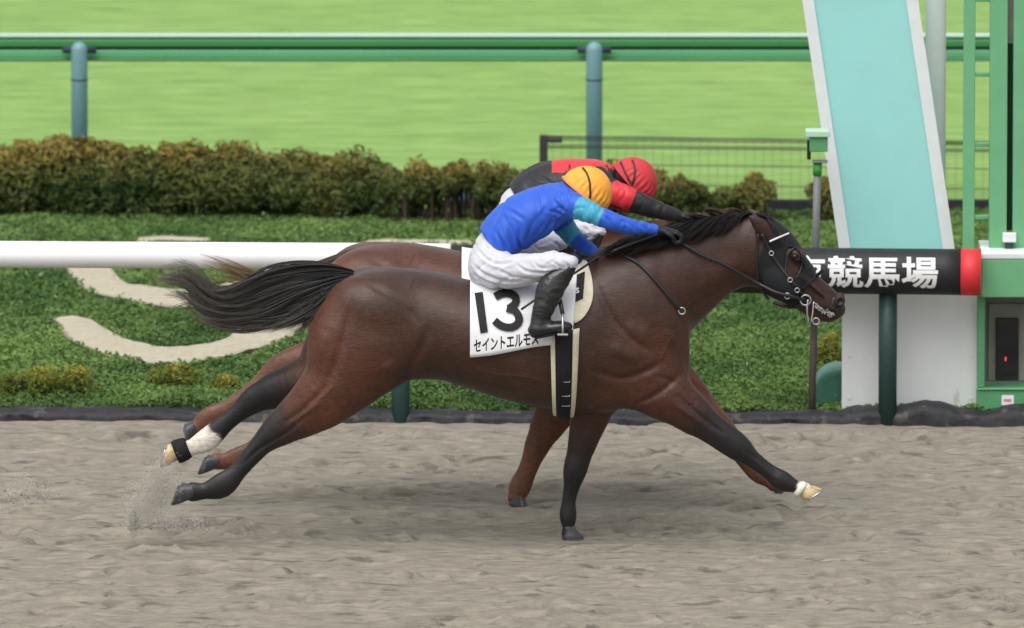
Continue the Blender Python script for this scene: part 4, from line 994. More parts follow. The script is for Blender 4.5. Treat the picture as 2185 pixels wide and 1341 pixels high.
# foam at the mouth
M['foam'] = mat("foam", (.36, .355, .34), .5, .4, var=.2, vscale=90, bump=.5, bscale=200)
g = np.random.default_rng(12); mb = MB()
for i in range(46):
    t = g.random(); px_, py_ = 1738+t*40+g.normal()*2.5, 654+t*19+g.normal()*3.5
    p = F1.on(px_, py_, .002, -.06); d = np.array([g.normal()*.008+.006, -.002, g.normal()*.003-.006])
    mb.tube(catmull([p-d, p+[0, -.003, 0], p+d], 2), [.0008, .0018, .0024, .0018, .0008], 6)
mb.build('mouth_foam', M['foam'], H1)
# black pastern wrap on the white hind leg
M['wrap'] = mat("wrap", (.010, .010, .011), .75, .3, bump=.4, bscale=120)
mb = MB(); a, b = P(402, 955, .13), P(374, 966, .13); mb.tube([a, a*.75+b*.25, a*.25+b*.75, b], np.array([22, 25, 26.5, 25])*S(), 18, True, 0, .85); mb.build('pastern_wrap', M['wrap'], H1)

mb = MB(); a, b = P(1702, 1040, -.15), P(1712, 1047, -.15); mb.tube([a, (a+b)/2, b], np.array([16.5, 18.5, 19.5])*S(), 18, True, 0, .9)
M['rubber_white'] = mat("rubber_white", (.62, .60, .56), .6, .4, var=.15, vscale=40); mb.build('coronet_band', M['rubber_white'], H1)
# ------------------------------------------------------------------ tack
M['leather'] = mat("leather", (.014, .013, .013), .45, .5, var=.3, vscale=40, bump=.2, bscale=90)
M['hood_cloth'] = mat("hood_cloth", (.011, .012, .014), .8, .25, var=.3, vscale=60, bump=.3, bscale=200, sheen=.1)
M['cream'] = mat("cream", (.60, .56, .42), .8, .3, var=.1, vscale=20, bump=.15, bscale=120)
M['cloth_white'] = mat("cloth_white", (.70, .70, .71), .75, .3, var=.04, vscale=9, bump=.12, bscale=25)
M['ink'] = mat("ink", (.012, .012, .013), .7, .3)
M['girth_black'] = mat("girth_black", (.010, .010, .011), .7, .3, var=.2, bump=.25, bscale=150)
def strap(name, px_pts, m, parent, r=.006, off=.006, sy=.5, F=None, guess=-.1, n=5):
    F = F or F1; pts = []; c = catmull([q_[:2] for q_ in px_pts], n); g_ = guess
    ex = [q_[2] if len(q_) > 2 else None for q_ in px_pts]
    if len(px_pts) < 3: n = len(c)-1
    for k, (a, b) in enumerate(c):
        i, f = min(k//n, len(ex)-1), (k % n)/n; e0, e1 = ex[i], ex[min(i+1, len(ex)-1)]
        if f == 0 and e0 is not None: pts.append(P(a, b, e0)); continue
        if e0 is not None and e1 is not None: pts.append(P(a, b, e0+(e1-e0)*f)); continue
        p = F.on(a, b, off, g_)
        if e0 is not None or e1 is not None:              # lift smoothly off the skin towards a held end
            t = (1-f) if e0 is not None else f; y = p[1]*(1-t)+(e0 if e0 is not None else e1)*t; p = P(a, b, min(y, p[1]) if abs(y-p[1]) < .3 else p[1])
        pts.append(p)
    mb = MB(); mb.tube(pts, r, 8, True, 0, sy); return mb.build(name, m, parent)
def ring(name, c, R_, r, m, parent, tilt=0.0):
    mb = MB(); pts = [c+np.array([R_*math.cos(a), tilt*R_*math.sin(a), R_*math.sin(a)]) for a in np.linspace(0, 2*math.pi, 21)]
    mb.tube(pts, r, 6, False); return mb.build(name, m, parent)
# hood
hp = [P(a, b, -.08) for a, b in [(1652, 500), (1640, 474), (1628, 440), (1668, 462), (1712, 505), (1752, 558), (1740, 584), (1722, 612), (1706, 640), (1694, 668), (1650, 660), (1620, 636), (1617, 600), (1620, 545), (1630, 520)]]
lo = np.array([P(1590, 600)[0], -.16, P(1600, 680)[2]]); hi = np.array([P(1770, 600)[0], .16, P(1600, 435)[2]])
FH = Field(lo, hi, .005)
def poly_sd(X, Z, pts):
    d = np.full(X.shape, 9.0); ins = in_poly(X, Z, [(p[0], p[2]) for p in pts]); n = len(pts)
    for i in range(n):
        a, b = pts[i][[0, 2]], pts[(i+1) % n][[0, 2]]; ab = b-a; t = np.clip(((X-a[0])*ab[0]+(Z-a[1])*ab[1])/(ab@ab), 0, 1)
        d = np.minimum(d, np.hypot(X-a[0]-ab[0]*t, Z-a[1]-ab[1]*t))
    return np.where(ins, -d, d)
Xh, Yh, Zh = np.meshgrid(*FH.ax, indexing='ij')
base = F1.sample(np.stack([Xh, Yh, Zh], -1).reshape(-1, 3)).reshape(Xh.shape)-.006
X2, Z2 = Xh[:, 0, :], Zh[:, 0, :]; msk = poly_sd(X2, Z2, hp)
ec = P(1694, 563, -.09); ca, sa = math.cos(R(-12)), math.sin(R(-12)); u = (X2-ec[0])*ca-(Z2-ec[2])*sa; v = (X2-ec[0])*sa+(Z2-ec[2])*ca
eye_hole = (1-np.sqrt((u/.040)**2+(v/.076)**2))*.04
msk3 = np.maximum(msk[:, None, :], np.where(np.abs(Yh) > .045, eye_hole[:, None, :], -1))
FH.F = np.maximum(base, msk3).astype(np.float32); V, Q = FH.mesh(); V = relax(V, Q, 2)
hood = thing('blinker_hood', P(1660, 545), "black blinker hood over the head of the near bay horse", 'horse hood')
obj('hood_fabric', V, Q, M['hood_cloth'], hood)
rim = [(1694+17*math.cos(a)-6*math.sin(a), 563+34*math.sin(a)+3*math.cos(a)) for a in np.linspace(0, 2*math.pi, 14)]
strap('eye_rim', rim, M['leather'], hood, .004, .008, 1.0)
# bridle
br = thing('bridle', P(1690, 600, -.1), "black bridle and reins with silver bit on the near bay horse", 'bridle')
strap('browband', [(1642, 516), (1660, 508), (1684, 498)], M['cloth_white'], br, .0045, .010)
strap('cheekpiece', [(1626, 500), (1640, 530), (1660, 563), (1688, 600), (1718, 636)], M['leather'], br, .008, .010)
strap('throat_lash', [(1618, 500), (1614, 560), (1622, 610), (1640, 640)], M['leather'], br, .006, .010)
strap('noseband', [(1712, 618), (1735, 596), (1756, 577)], M['hood_cloth'], br, .008, .006)
strap('chin_strap', [(1650, 645), (1680, 655), (1708, 652), (1718, 638)], M['leather'], br, .009, .006)
for k, (a, b, rr) in enumerate([(1646, 541, 7), (1686, 598, 7), (1701, 620, 7), (1680, 632, 9)]):
    ring('buckle', F1.on(a, b, .014, -.1), rr*.68*S(), .0028, M['iron'], br)
bit = ring('bit_ring', F1.on(1719, 641, .016, -.08), 11*S(), .005, M['iron'], br)
strap('bit_cheek', [(1724, 640, -.10), (1722, 662, -.105), (1725, 690, -.10)], M['iron'], bit, .0045, 0, 1)
strap('bit_cheek', [(1736, 645, -.095), (1734, 668, -.10), (1731, 688, -.10)], M['iron'], bit, .004, 0, 1)
ring('bit_hook', P(1741, 686, -.09), 7*S(), .004, M['iron'], bit)
strap('rein', [(1409, 493, -.19), (1455, 519), (1500, 546), (1540, 562), (1590, 590), (1650, 622), (1690, 633), (1717, 640)], M['leather'], br, .0078, .018, .5, guess=-.15)
strap('rein', [(1412, 500, -.10), (1350, 520, -.16), (1310, 536, -.19), (1294, 548, -.10)], M['leather'], br, .007, .012, .5, guess=-.15)
mt = thing('neck_strap', F1.on(1400, 601, .01), "thin black running strap with a silver ring across the bay shoulder", 'strap')
strap('strap_leather', [(1330, 545), (1365, 565), (1400, 601), (1428, 634), (1452, 662)], M['leather'], mt, .007, .008, .5, guess=-.2)
ring('strap_ring', F1.on(1455, 664, .012, -.15), 7*S(), .004, M['iron'], mt)

def th_of(T, x, z, off):
    c, h, w_ = T.at(x); q_ = np.clip((z-c)/(h+off), -1, 1); return math.acos(math.copysign(min(1, abs(q_)**1.125), q_))
def tr_pt(T, px, py, off):
    y = T.Y0-.28
    for _ in range(5):
        p = P(px, py, y); r = T.pt(p[0], th_of(T, p[0], p[2], off), off); y = r[1]
    return P(px, py, y)
def blanket(name, T, left, right, bottom, off, m, parent, nu=34, nv=56, ruff=.0, th=.004, seed=0):
    """cloth hung over the back: left/right edge x as functions of py, bottom edge py as a function of px"""
    V = []
    for i in range(nu):
        u = i/(nu-1)
        pb = bottom(u); xb = left(pb)*(1-u)+right(pb)*u; pt0 = tr_pt(T, xb, pb, off); th0 = th_of(T, pt0[0], pt0[2], off)
        for j in range(nv):
            t = j/(nv-1); a = th0*(1-2*t); z = T.pt(pt0[0], a, off)[2]
            py = pb+(pt0[2]-z)/S(T.Y0)/.99
            x = P(left(py)*(1-u)+right(py)*u, py, T.Y0-.28)[0]
            e = ruff*max(0, abs(1-2*t)-.3)*float(vnoise(np.array([x*7.]), np.array([t*3.+seed]), seed=seed)[0]+.5)
            V.append(T.pt(x, a, off+e))
    ii = np.arange(nu*nv).reshape(nu, nv); Q = np.stack([ii[:-1, :-1], ii[1:, :-1], ii[1:, 1:], ii[:-1, 1:]], -1).reshape(-1, 4)
    o = obj(name, V, Q, m, parent); md = o.modifiers.new("thickness", 'SOLIDIFY'); md.thickness = th; md.offset = 0; return o
pad = thing('saddle_pad', P(1230, 600), "cream saddle pad with rounded corner under the white number cloth", 'saddle pad')
blanket('pad_body', T1, lambda y: 1140, lambda y: 1266-.004*max(0, 640-y)**2 if y < 640 else 1220+46*math.sqrt(max(0, 1-((y-640)/51)**2)), lambda u: 690, .012, M['cream'], pad, 34, 90, 0, .010)
bm = bmesh.new(); vs_ = [bm.verts.new((a, b, 0)) for a, b in [(0, 0), (1, 0), (1, 1), (0, 1)]]; bm.faces.new(vs_); cut(bm, 3, 8)
lab = print_on('black_patch', bm, lambda u, v: tr_pt(T1, 1226+22*u-4*(1-v), 637-v*58+10*(1-u), .022), M['ink'], pad)
bm = text_mesh("S", .03); cut(bm, 1, 3); print_on('patch_print', bm, lambda u, v: tr_pt(T1, 1228+8*u, 626-v*12, .025), M['print_white'], lab)
cl = thing('saddle_cloth', P(1110, 640), "white number cloth 13 with black katakana lettering on the near bay horse", 'saddle cloth')
blanket('cloth_panel', T1, lambda y: 1003, lambda y: 1233-.082*(y-578), lambda u: 762-30*u+2*math.sin(u*7), .022, M['cloth_white'], cl, 40, 64, .012, .003, 3)
OFF = .034
def ribbon2d(pts, hw, n=8):
    c = catmull(pts, n); T = np.gradient(c, axis=0); T /= np.linalg.norm(T, axis=1)[:, None]; nr = np.stack([-T[:, 1], T[:, 0]], 1)
    return list(zip(c+nr*hw, c-nr*hw))
def px_poly(name, poly2d, m, parent, off):
    bm = bmesh.new()
    if len(poly2d[0]) == 2 and hasattr(poly2d[0][0], '__len__'):
        v = [[bm.verts.new((p[0], -p[1], 0)) for p in pr] for pr in poly2d]
        for r0, r1 in zip(v, v[1:]): bm.faces.new((r0[0], r0[1], r1[1], r1[0]))
    else: bm.faces.new([bm.verts.new((a, -b, 0)) for a, b in poly2d])
    ys = [v.co.y for v in bm.verts]; y0, y1 = min(ys), max(ys)
    for i in range(1, 9):
        bmesh.ops.bisect_plane(bm, geom=bm.verts[:]+bm.edges[:]+bm.faces[:], plane_co=(0, y0+(y1-y0)*i/9, 0), plane_no=(0, 1, 0))
    bmesh.ops.triangulate(bm, faces=bm.faces[:])
    return print_on(name, bm, lambda u, v: tr_pt(T1, u, -v, off), m, parent)
px_poly('number_print', [(1012.6, 625.3), (1030, 622.9), (1041, 708.8), (1025.2, 711.8)], M['ink'], cl, OFF)
zc = lambda a: [(950+x/3.3525, 500+y/3.3525) for x, y in a]
px_poly('number_print', ribbon2d(zc([(356, 448), (400, 424), (450, 420), (500, 447), (500, 495), (455, 533)]), 8.2), M['ink'], cl, OFF)
px_poly('number_print', ribbon2d(zc([(440, 530), (495, 545), (527, 595), (518, 640), (470, 667), (405, 657), (352, 618)]), 8.2), M['ink'], cl, OFF+.0008)
bm = text_mesh("セイントエルモス", .022); cut(bm, 1, 2)
print_on('name_lettering', bm, lambda u, v: tr_pt(T1, 1011+138*u, 753-v*28-18*u, OFF-.003), M['ink'], cl)
# girth
gi = thing('girth', T1.pt(P(1207, 860)[0], 2.6, .02), "black elastic girth edged in cream round the bay horse's chest", 'girth')
def girth(name, xl0, xr0, xl1, xr1, off, m, th):
    V = []; nv = 50
    for j in range(nv):
        t = j/(nv-1); a = 1.35+(2*math.pi-2.7)*t; f = 1-abs(1-2*t)
        for k in range(5):
            u = k/4; xx = (xl0*(1-u)+xr0*u)*(1-f)+(xl1*(1-u)+xr1*u)*f; x = P(xx, 800, -.25)[0]
            V.append(T1.pt(x, a, off+(.004 if 0 < k < 4 else 0)))
    ii = np.arange(nv*5).reshape(nv, 5); Q = np.stack([ii[:-1, :-1], ii[:-1, 1:], ii[1:, 1:], ii[1:, :-1]], -1).reshape(-1, 4)
    o = obj(name, V, Q, m, gi); md = o.modifiers.new("thickness", 'SOLIDIFY'); md.thickness = th; md.offset = 0; return o
girth('girth_lining', 1174, 1236, 1182, 1222, .024, M['cream'], .006)
gb = girth('girth_band', 1184, 1222, 1189, 1215, .033, M['girth_black'], .006)
for py_ in (815, 845, 866):
    c = tr_pt(T1, 1207, py_, .042); mb = MB(); mb.tube([c+[-.020, .004, .004], c+[-.016, .003, -.003], c+[.016, .003, -.003], c+[.020, .004, .004]], .0016, 6); mb.build('buckle', M['iron'], gb)
# light racing saddle, leathers and irons
M['saddle_black'] = mat("saddle_black", (.012, .012, .013), .3, .5, bump=.1)
sa_ = thing('saddle', P(1140, 600), "small black racing saddle with hanging stirrups under the blue jockey", 'saddle')
FS = Field(P(1040, 700)+[0, -.40, 0], P(1260, 530)+[0, .40, 0], .008)
c = P(1140, 590); FS.ell(c, (.20, .12, .05), .02); FS.ell(P(1215, 562), (.06, .07, .05), .03)
V, Q = FS.mesh(); obj('seat', V, Q, M['saddle_black'], sa_)
for s_ in (-1, 1):
    a = P(1194, 722, -.385); ctr = P(1196, 690, -.385); Yc = -.385 if s_ < 0 else .385
    pts = [np.array([ctr[0]+.01, Yc+dy, ctr[2]+dz]) for dy, dz in [(-.05, -.042), (-.056, -.02), (-.050, .005), (-.03, .034), (0, .042), (.03, .034), (.050, .005), (.056, -.02), (.05, -.042)]]
    mb = MB(); mb.tube(catmull(pts, 4), .0055, 8); mb.box((ctr[0]+.01, Yc, ctr[2]-.046), (.05, .115, .010), .003); ir = mb.build('stirrup', M['iron'], sa_)
    tp = P(1196, 655, -.385); mb = MB(); pA = np.array([tp[0]+.01, Yc, ctr[2]+.042]); pB = np.array([P(1190, 600)[0], Yc*.80, P(1190, 600)[2]])
    mb.tube([pA, (pA+pB)/2, pB], .010, 8, True, 0, .3); mb.build('stirrup_leather', M['leather'], ir)
# far horse's cloth and bridle
c2_ = thing('saddle_cloth', P(1110, 590, 1.0), "plain part of a white cloth peeking out on the far horse behind the blue jockey", 'saddle cloth')
blanket('cloth_panel', T2, lambda y: 985, lambda y: 1225, lambda u: 700-20*u, .020, M['cloth_white'], c2_, 30, 50, .01, .003, 5)
b2 = thing('bridle', P(1690, 600, .9), "dark bridle on the far horse hidden behind the bay's head", 'bridle')
strap('cheekpiece', [(1640, 520), (1660, 555), (1685, 590), (1708, 625)], M['leather'], b2, .008, .006, F=F2, guess=.9)
strap('noseband', [(1705, 612), (1722, 594), (1742, 572)], M['leather'], b2, .008, .006, F=F2, guess=.9)
ring('bit_ring', F2.on(1708, 628, .012, .92), 10*S(), .005, M['iron'], b2)
strap('rein', [(1478, 474, .82), (1530, 500), (1600, 560), (1660, 600), (1706, 627)], M['leather'], b2, .010, .014, .4, F=F2, guess=.85)

# ================================================================== jockeys
M['silk'] = mat("silk", (0, 0, 0), .55, .45, attr='dye', bump=.3, bscale=24, var=.06, vscale=12, sheen=.06)
M['breech'] = mat("breech", (.53, .53, .58), .7, .3, bump=.3, bscale=26, var=.04, vscale=14, sheen=.2)
M['boot'] = mat("boot", (.012, .012, .013), .28, .55, var=.3, vscale=20, bump=.35, bscale=26)
M['skin'] = mat("skin", (.42, .24, .16), .5, .4, var=.1, vscale=20)
M['glove'] = mat("glove", (.012, .012, .014), .6, .4, bump=.2, bscale=120)
M['cap_orange'] = mat("cap_orange", (.86, .36, .045), .6, .4, var=.05, vscale=12, bump=.12, bscale=50)
M['cap_red'] = mat("cap_red", (.52, .035, .045), .6, .4, var=.10, vscale=12, bump=.12, bscale=50)
M['brim_orange'] = mat("brim_orange", (.85, .25, .07), .5, .4)
M['hair_black'] = mat("hair_black", (.012, .010, .010), .6, .3)
def vnormals(V, Q):
    a = V[Q]; n = np.cross(a[:, 2]-a[:, 0], a[:, 3]-a[:, 1]); o = np.zeros_like(V)
    for k in range(4):
        for j in range(3): o[:, j] += np.bincount(Q[:, k], n[:, j], len(V))
    return o/(np.linalg.norm(o, axis=1)[:, None]+1e-9)
def ridged(x, y, z, seed=0): return 1-2*np.abs(fbm(x, y, z, 2, seed))
def fold(x, y, z, seed=0):
    """soft cloth with sharp creases: mostly 0, down to -1 along thin lines, up to +.5 beside them"""
    n = fbm(x, y, z, 2, seed)/.75; return .6*np.exp(-((n-.26)/.16)**2)-np.exp(-(n/.10)**2)*.9
def wrap(F, name, m, parent, dye=None, wr=None, it=2, keep=0.0, lines=None):
    V, Q = F.mesh(); V = relax(V, Q, it)
    if wr is not None: V = V+vnormals(V, Q)*wr(V)[:, None]
    if lines: V = carve(V, Q, keep, 0, lines, -.15, .05, .05)
    at = {'dye': dye(V, vnormals(V, Q))} if dye else None
    return obj(name, V, Q, m, parent, attrs=at)
def hand(F, w_, d, dn, lat, s=1.0):
    """closed fist round a rein: palm, four bent fingers, a thumb from the side of the palm"""
    d = np.array(d)/np.linalg.norm(d); dn = np.array(dn)-d*np.dot(dn, d); dn /= np.linalg.norm(dn); L = np.array([0, 1.0, 0])*lat
    k = lambda p, r, w=None: [*p, r*s, (w or r)*s]
    F.chain(np.array([k(w_-d*.03*s, .022, .026), k(w_+d*.02*s, .021, .032), k(w_+d*.06*s, .017, .038), k(w_+d*.085*s, .014, .036)]), .01)
    for i, (o, ln) in enumerate([(-.031, .92), (-.010, 1.05), (.011, 1.0), (.031, .80)]):
        b = w_+d*(.085-.004*abs(i-1.3))*s+L*o*s; l = ln*s
        F.chain(np.array([k(b, .0098), k(b+d*.030*l+dn*.012*l, .0096), k(b+d*.030*l+dn*.040*l, .0090), k(b+d*.006*l+dn*.050*l, .0085), k(b-d*.012*l+dn*.040*l, .0078)]), .004)
    b = w_+d*.022*s-L*.030*s
    F.chain(np.array([k(b, .013), k(b+d*.032*s-L*.014*s+dn*.012*s, .0115), k(b+d*.056*s-L*.004*s+dn*.030*s, .0095), k(b+d*.062*s+L*.012*s+dn*.040*s, .008)]), .005)
SHIRT_FOLDS = [(-.008, .007, [(1098, 540), (1090, 512), (1082, 486)]), (-.007, .006, [(1110, 536), (1106, 512), (1108, 484)]), (-.008, .008, [(1122, 529), (1124, 508), (1132, 486)]), (-.006, .006, [(1084, 536), (1070, 515), (1060, 500)]),
 (-.007, .008, [(1150, 515), (1165, 492), (1178, 470)]), (-.006, .007, [(1172, 503), (1188, 482), (1196, 462)]), (-.006, .007, [(1188, 396), (1204, 412), (1212, 436)]), (-.006, .007, [(1206, 462), (1190, 452), (1168, 448)]),
 (-.005, .007, [(1212, 455), (1196, 440), (1180, 425)]), (-.005, .006, [(1140, 412), (1150, 430), (1148, 452)]), (-.005, .008, [(1070, 450), (1095, 455), (1120, 470)]), (-.004, .006, [(1285, 452), (1300, 465), (1306, 484)]), (-.004, .006, [(1325, 465), (1345, 474), (1360, 490)]), (-.004, .006, [(1355, 472), (1372, 480), (1384, 492)])]
BREECH_FOLDS = [(-.007, .006, [(1016, 532), (1040, 552), (1070, 560)]), (-.008, .007, [(1094, 548), (1075, 556), (1052, 556)]), (-.007, .007, [(1006, 560), (1030, 580), (1075, 592), (1120, 590)]), (-.006, .006, [(1010, 585), (1040, 600), (1085, 604)]),
 (-.006, .006, [(1100, 552), (1122, 566), (1160, 568), (1200, 560)]), (-.006, .006, [(1226, 556), (1190, 574), (1150, 584), (1105, 580)]), (-.005, .005, [(1218, 570), (1180, 585), (1140, 596)]), (-.005, .005, [(1175, 541), (1192, 552), (1198, 572)]),
 (-.005, .005, [(1200, 541), (1212, 552), (1214, 570)]), (-.006, .006, [(1030, 520), (1045, 536), (1075, 545)]), (-.005, .005, [(1140, 545), (1150, 556), (1180, 558)]), (-.005, .006, [(1060, 570), (1085, 578), (1100, 592)])]
def jockey(cfg, label):
    Y0 = cfg['Y0']; sh = (0, 0) if Y0 == 0 else (62, -74); nd = lambda l: nodes(l, Y0); c0 = P(*cfg['hip'], Y0); root = thing('person', c0, label, 'person')
    torso, an, af, th, calf, foot = (nd(cfg[k]) for k in ('torso', 'arm_near', 'arm_far', 'thigh', 'calf', 'foot'))
    mir = lambda n: np.concatenate([n[:, :1], 2*Y0-n[:, 1:2], n[:, 2:]], 1)
    sc_ = lambda n, k: np.concatenate([n[:, :3], n[:, 3:]*k], 1)
    A, B = np.array(cfg['rim'][0], float), np.array(cfg['rim'][1], float); rd = (B-A)/np.linalg.norm(B-A); rn = np.array([rd[1], -rd[0]]); md = (A+B)/2
    allp = np.concatenate([torso, an, af, mir(th), th, calf, mir(calf), foot, mir(foot)])
    hc = P(md[0], md[1], Y0)
    lo = np.minimum(allp[:, :3].min(0), hc-.2)-.12; hi = np.maximum(allp[:, :3].max(0), hc+.2)+.12
    wd = lambda v2: np.array([v2[0], 0, -v2[1]])           # picture direction -> world
    RN, RD = wd(rn), wd(rd); s0 = S(Y0)
    # body: one continuous figure under the clothes
    FB = Field(lo, hi, .009); k_ = .86
    FB.chain(sc_(torso, .72), .03)
    for a in (an, af, th, mir(th), calf, mir(calf), foot, mir(foot)): FB.chain(sc_(a, .60), .015)
    skull = hc+RN*.012
    FB.chain(np.array([[*torso[-2][:3], .055, .06], [*(torso[-1][:3]*.5+skull*.5), .05, .055], [*skull, .06, .06]]), .03)
    FB.ell(skull+RN*.01, (.088, .076, .092), .02); jaw = hc+RD*.045-RN*.055; FB.ell(jaw, (.055, .055, .062), .03)
    face = RD*.62-RN*.55; face /= np.linalg.norm(face)
    FB.chain(np.array([[*(hc+RD*.085-RN*.020), .012, .010], [*(hc+RD*.088-RN*.052), .016, .014]]), .012)     # nose
    FB.ell(hc+RD*.075-RN*.078, (.016, .026, .010), .01)                                                        # lips
    for s_ in (-1, 1):
        FB.ell(hc+RD*.078-RN*.015+np.array([0, s_*.030, 0]), (.014, .015, .012), .008, sub=True)             # eye sockets
        FB.ell(hc-RD*.005-RN*.035+np.array([0, s_*.076, 0]), (.016, .010, .030), .008)                         # ears
    V, Q = FB.mesh(); V = relax(V, Q, 2); obj('body', V, Q, M['skin'], root)
    for s_ in (-1, 1):
        mb = MB(); mb.lathe(hc+RD*.074-RN*.015+np.array([0, s_*.030, 0]), [(.0115*math.sin(a)+1e-5, -.0115*math.cos(a)) for a in np.linspace(0, math.pi, 8)], 12); mb.build('eye', M['dark_eye'], root)
    # shirt
    FSH = Field(lo, hi, .006); FSH.chain(torso[0:], .03); FSH.chain(an, .03); FSH.chain(af, .03)
    hem = P(*cfg['hem'][0], Y0); hd = wd(np.array(cfg['hem'][1], float)); hd /= np.linalg.norm(hd)
    X, Y, Z = FSH.ax[0][:, None, None], FSH.ax[1][None, :, None], FSH.ax[2][None, None, :]
    pl = -((X-hem[0])*hd[0]+(Z-hem[2])*hd[2]); nr = np.sqrt((X-hem[0])**2+(Z-hem[2])**2)
    FSH.F = np.where(nr < .17, np.maximum(FSH.F, pl), FSH.F).astype(np.float32)
    for a in (an, af):                                     # cuffs
        e = a[-1][:3]; d = e-a[-2][:3]; d /= np.linalg.norm(d); pl = (X-e[0])*d[0]+(Y-e[1])*d[1]+(Z-e[2])*d[2]
        FSH.F = np.where(np.abs(pl) < .08, np.where((X-e[0])**2+(Y-e[1])**2+(Z-e[2])**2 < .07**2, np.maximum(FSH.F, pl), FSH.F), FSH.F).astype(np.float32)
    tdir = (torso[4]-torso[0])[:3]; tdir /= np.linalg.norm(tdir); adir = (an[4]-an[0])[:3]; adir /= np.linalg.norm(adir)
    def wr(V):
        dt, _ = chain_d(V, torso); u = V@tdir; v = V[:, 2]*tdir[0]-V[:, 0]*tdir[2]; sl_ = np.clip((dt-.004)/.03, 0, 1)
        low = np.exp(-np.linalg.norm((V-P(*cfg['waist_folds'], Y0))[:, [0, 2]], axis=1)**2/.13**2)
        arm = np.exp(-np.linalg.norm((V-an[0, :3])[:, [0, 2]], axis=1)**2/.15**2)
        D = .0055*fold(u*3.0+v*2, V[:, 1]*4, v*7-u*3, 3)
        D += .007*low*fold(V[:, 0]*13+V[:, 2]*6, V[:, 1]*4, V[:, 2]*2.5, 5)+.005*arm*fold(V[:, 0]*11-V[:, 2]*5, V[:, 1]*7, V[:, 2]*11, 6)
        ua = V@adir; D += sl_*.0042*fold(ua*15, V[:, 1]*6, V[:, 2]*8+ua*5, 8)
        return D
    shirt = wrap(FSH, 'shirt', M['silk'], root, lambda V, n: cfg['dye'](V, n, torso, an, af), wr, keep=Y0, lines=[(a_, b_, [(x+sh[0], y+sh[1]) for x, y in l]) for a_, b_, l in SHIRT_FOLDS])
    # breeches
    FBR = Field(lo, hi, .006); pel = nd(cfg['pelvis']); FBR.chain(pel, .03); FBR.chain(np.concatenate([pel[:1], torso[1:2]])*[1, 1, 1, .76, .76], .02)
    for a in (th, mir(th)): FBR.chain(a, .035)
    a = P(*cfg['hem'][0], Y0); pl = ((X-a[0])*hd[0]+(Z-a[2])*hd[2])-.016
    FBR.F = np.where(np.sqrt((X-a[0])**2+(Z-a[2])**2) < .30, np.maximum(FBR.F, np.where(pl > 0, pl, pl)), FBR.F).astype(np.float32) if cfg.get('cutwaist') else FBR.F
    dth = (th[-1]-th[0])[:3]; dth /= np.linalg.norm(dth)
    def wr2(V):
        u = V@dth; v = V[:, 2]*dth[0]-V[:, 0]*dth[2]
        kn = np.exp(-np.linalg.norm((V-th[-1, :3])[:, [0, 2]], axis=1)**2/.11**2); hp_ = np.exp(-np.linalg.norm((V-th[0, :3])[:, [0, 2]], axis=1)**2/.15**2)
        return .005*fold(u*3+v*6, V[:, 1]*4, v*10-u*4, 11)+.0028*fold(u*6+v*9, V[:, 1]*6, v*20-u*5, 13)+.004*kn*fold(u*12, V[:, 1]*5, v*10, 14)+.005*hp_*fold(u*5+v*12, V[:, 1]*5, v*8, 15)
    wrap(FBR, 'breeches', M['breech'], root, None, wr2, keep=Y0, lines=[(a_, b_, [(x+sh[0], y+sh[1]) for x, y in l]) for a_, b_, l in BREECH_FOLDS])
    # boots
    for mm in (lambda n: n, mir):
        c_, f_ = mm(calf), mm(foot); FBO = Field(c_[:, :3].min(0)-.12, np.maximum(c_[:, :3].max(0), f_[:, :3].max(0))+.12, .005)
        FBO.lo = np.minimum(c_[:, :3].min(0), f_[:, :3].min(0))-.10
        FBO = Field(FBO.lo, np.maximum(c_[:, :3].max(0), f_[:, :3].max(0))+.10, .005); FBO.chain(c_, .02); FBO.chain(f_, .02)
        bo = wrap(FBO, 'boot', M['boot'], root, None, lambda V: .004*ridged(V[:, 0]*14, V[:, 1]*10, V[:, 2]*26, 17)-.003)
        pts = f_[:, :3]+np.array([0, 0, -1])*(f_[:, 3:4]*.95); mb = MB(); mb.tube(catmull(pts, 4), .010, 8, True, 0, 3.0); mb.build('sole', M['girth_black'], bo)
    # gloves
    for a, lat in ((an, 1), (af, -1)):
        e = a[-1][:3]; d = e-a[-2][:3]; FG = Field(e-.15, e+.17, .004); hand(FG, e+d/np.linalg.norm(d)*.015, d, (0, 0, -1), lat, .92)
        wrap(FG, 'glove', M['glove'], root, None, None, 1)
    # helmet with a silk cap, brim and goggle straps
    ra_, rn_ = cfg['dome'][0]*s0, cfg['dome'][1]*s0; FE = Field(hc-.2, hc+.2, .005); X, Y, Z = FE.ax[0][:, None, None], FE.ax[1][None, :, None], FE.ax[2][None, None, :]
    u = (X-hc[0])*RD[0]+(Z-hc[2])*RD[2]; v = (X-hc[0])*RN[0]+(Z-hc[2])*RN[2]; q_ = np.sqrt((u/ra_)**2+((Y-hc[1])/.104)**2+(v/rn_)**2)
    FE.F = np.maximum((q_-1)*.1, -v-.004+.10*np.abs(u/ra_)**2*0).astype(np.float32)
    def wr3(V):
        u = (V-hc)@RD; v = (V-hc)@RN; y = V[:, 1]-hc[1]
        return (.0032*np.sin(np.arctan2(u, np.abs(y)+.02)*26+4*fbm(u*20, y*20, v*20, 2))*np.clip(v/.04, 0, 1)*np.clip((.085-v)/.05, 0, 1)+.002*fbm(u*30, y*30, v*30, 2))
    he = wrap(FE, 'helmet', M[cfg['cap']], root, None, wr3)
    rimp = [hc+RD*ra_*1.01*math.cos(a)+np.array([0, .105*math.sin(a), 0])-RN*.002 for a in np.linspace(0, 2*math.pi, 33)]
    mb = MB(); mb.tube(rimp, .0065, 8, False); mb.build('brim', M[cfg['brim']], he)
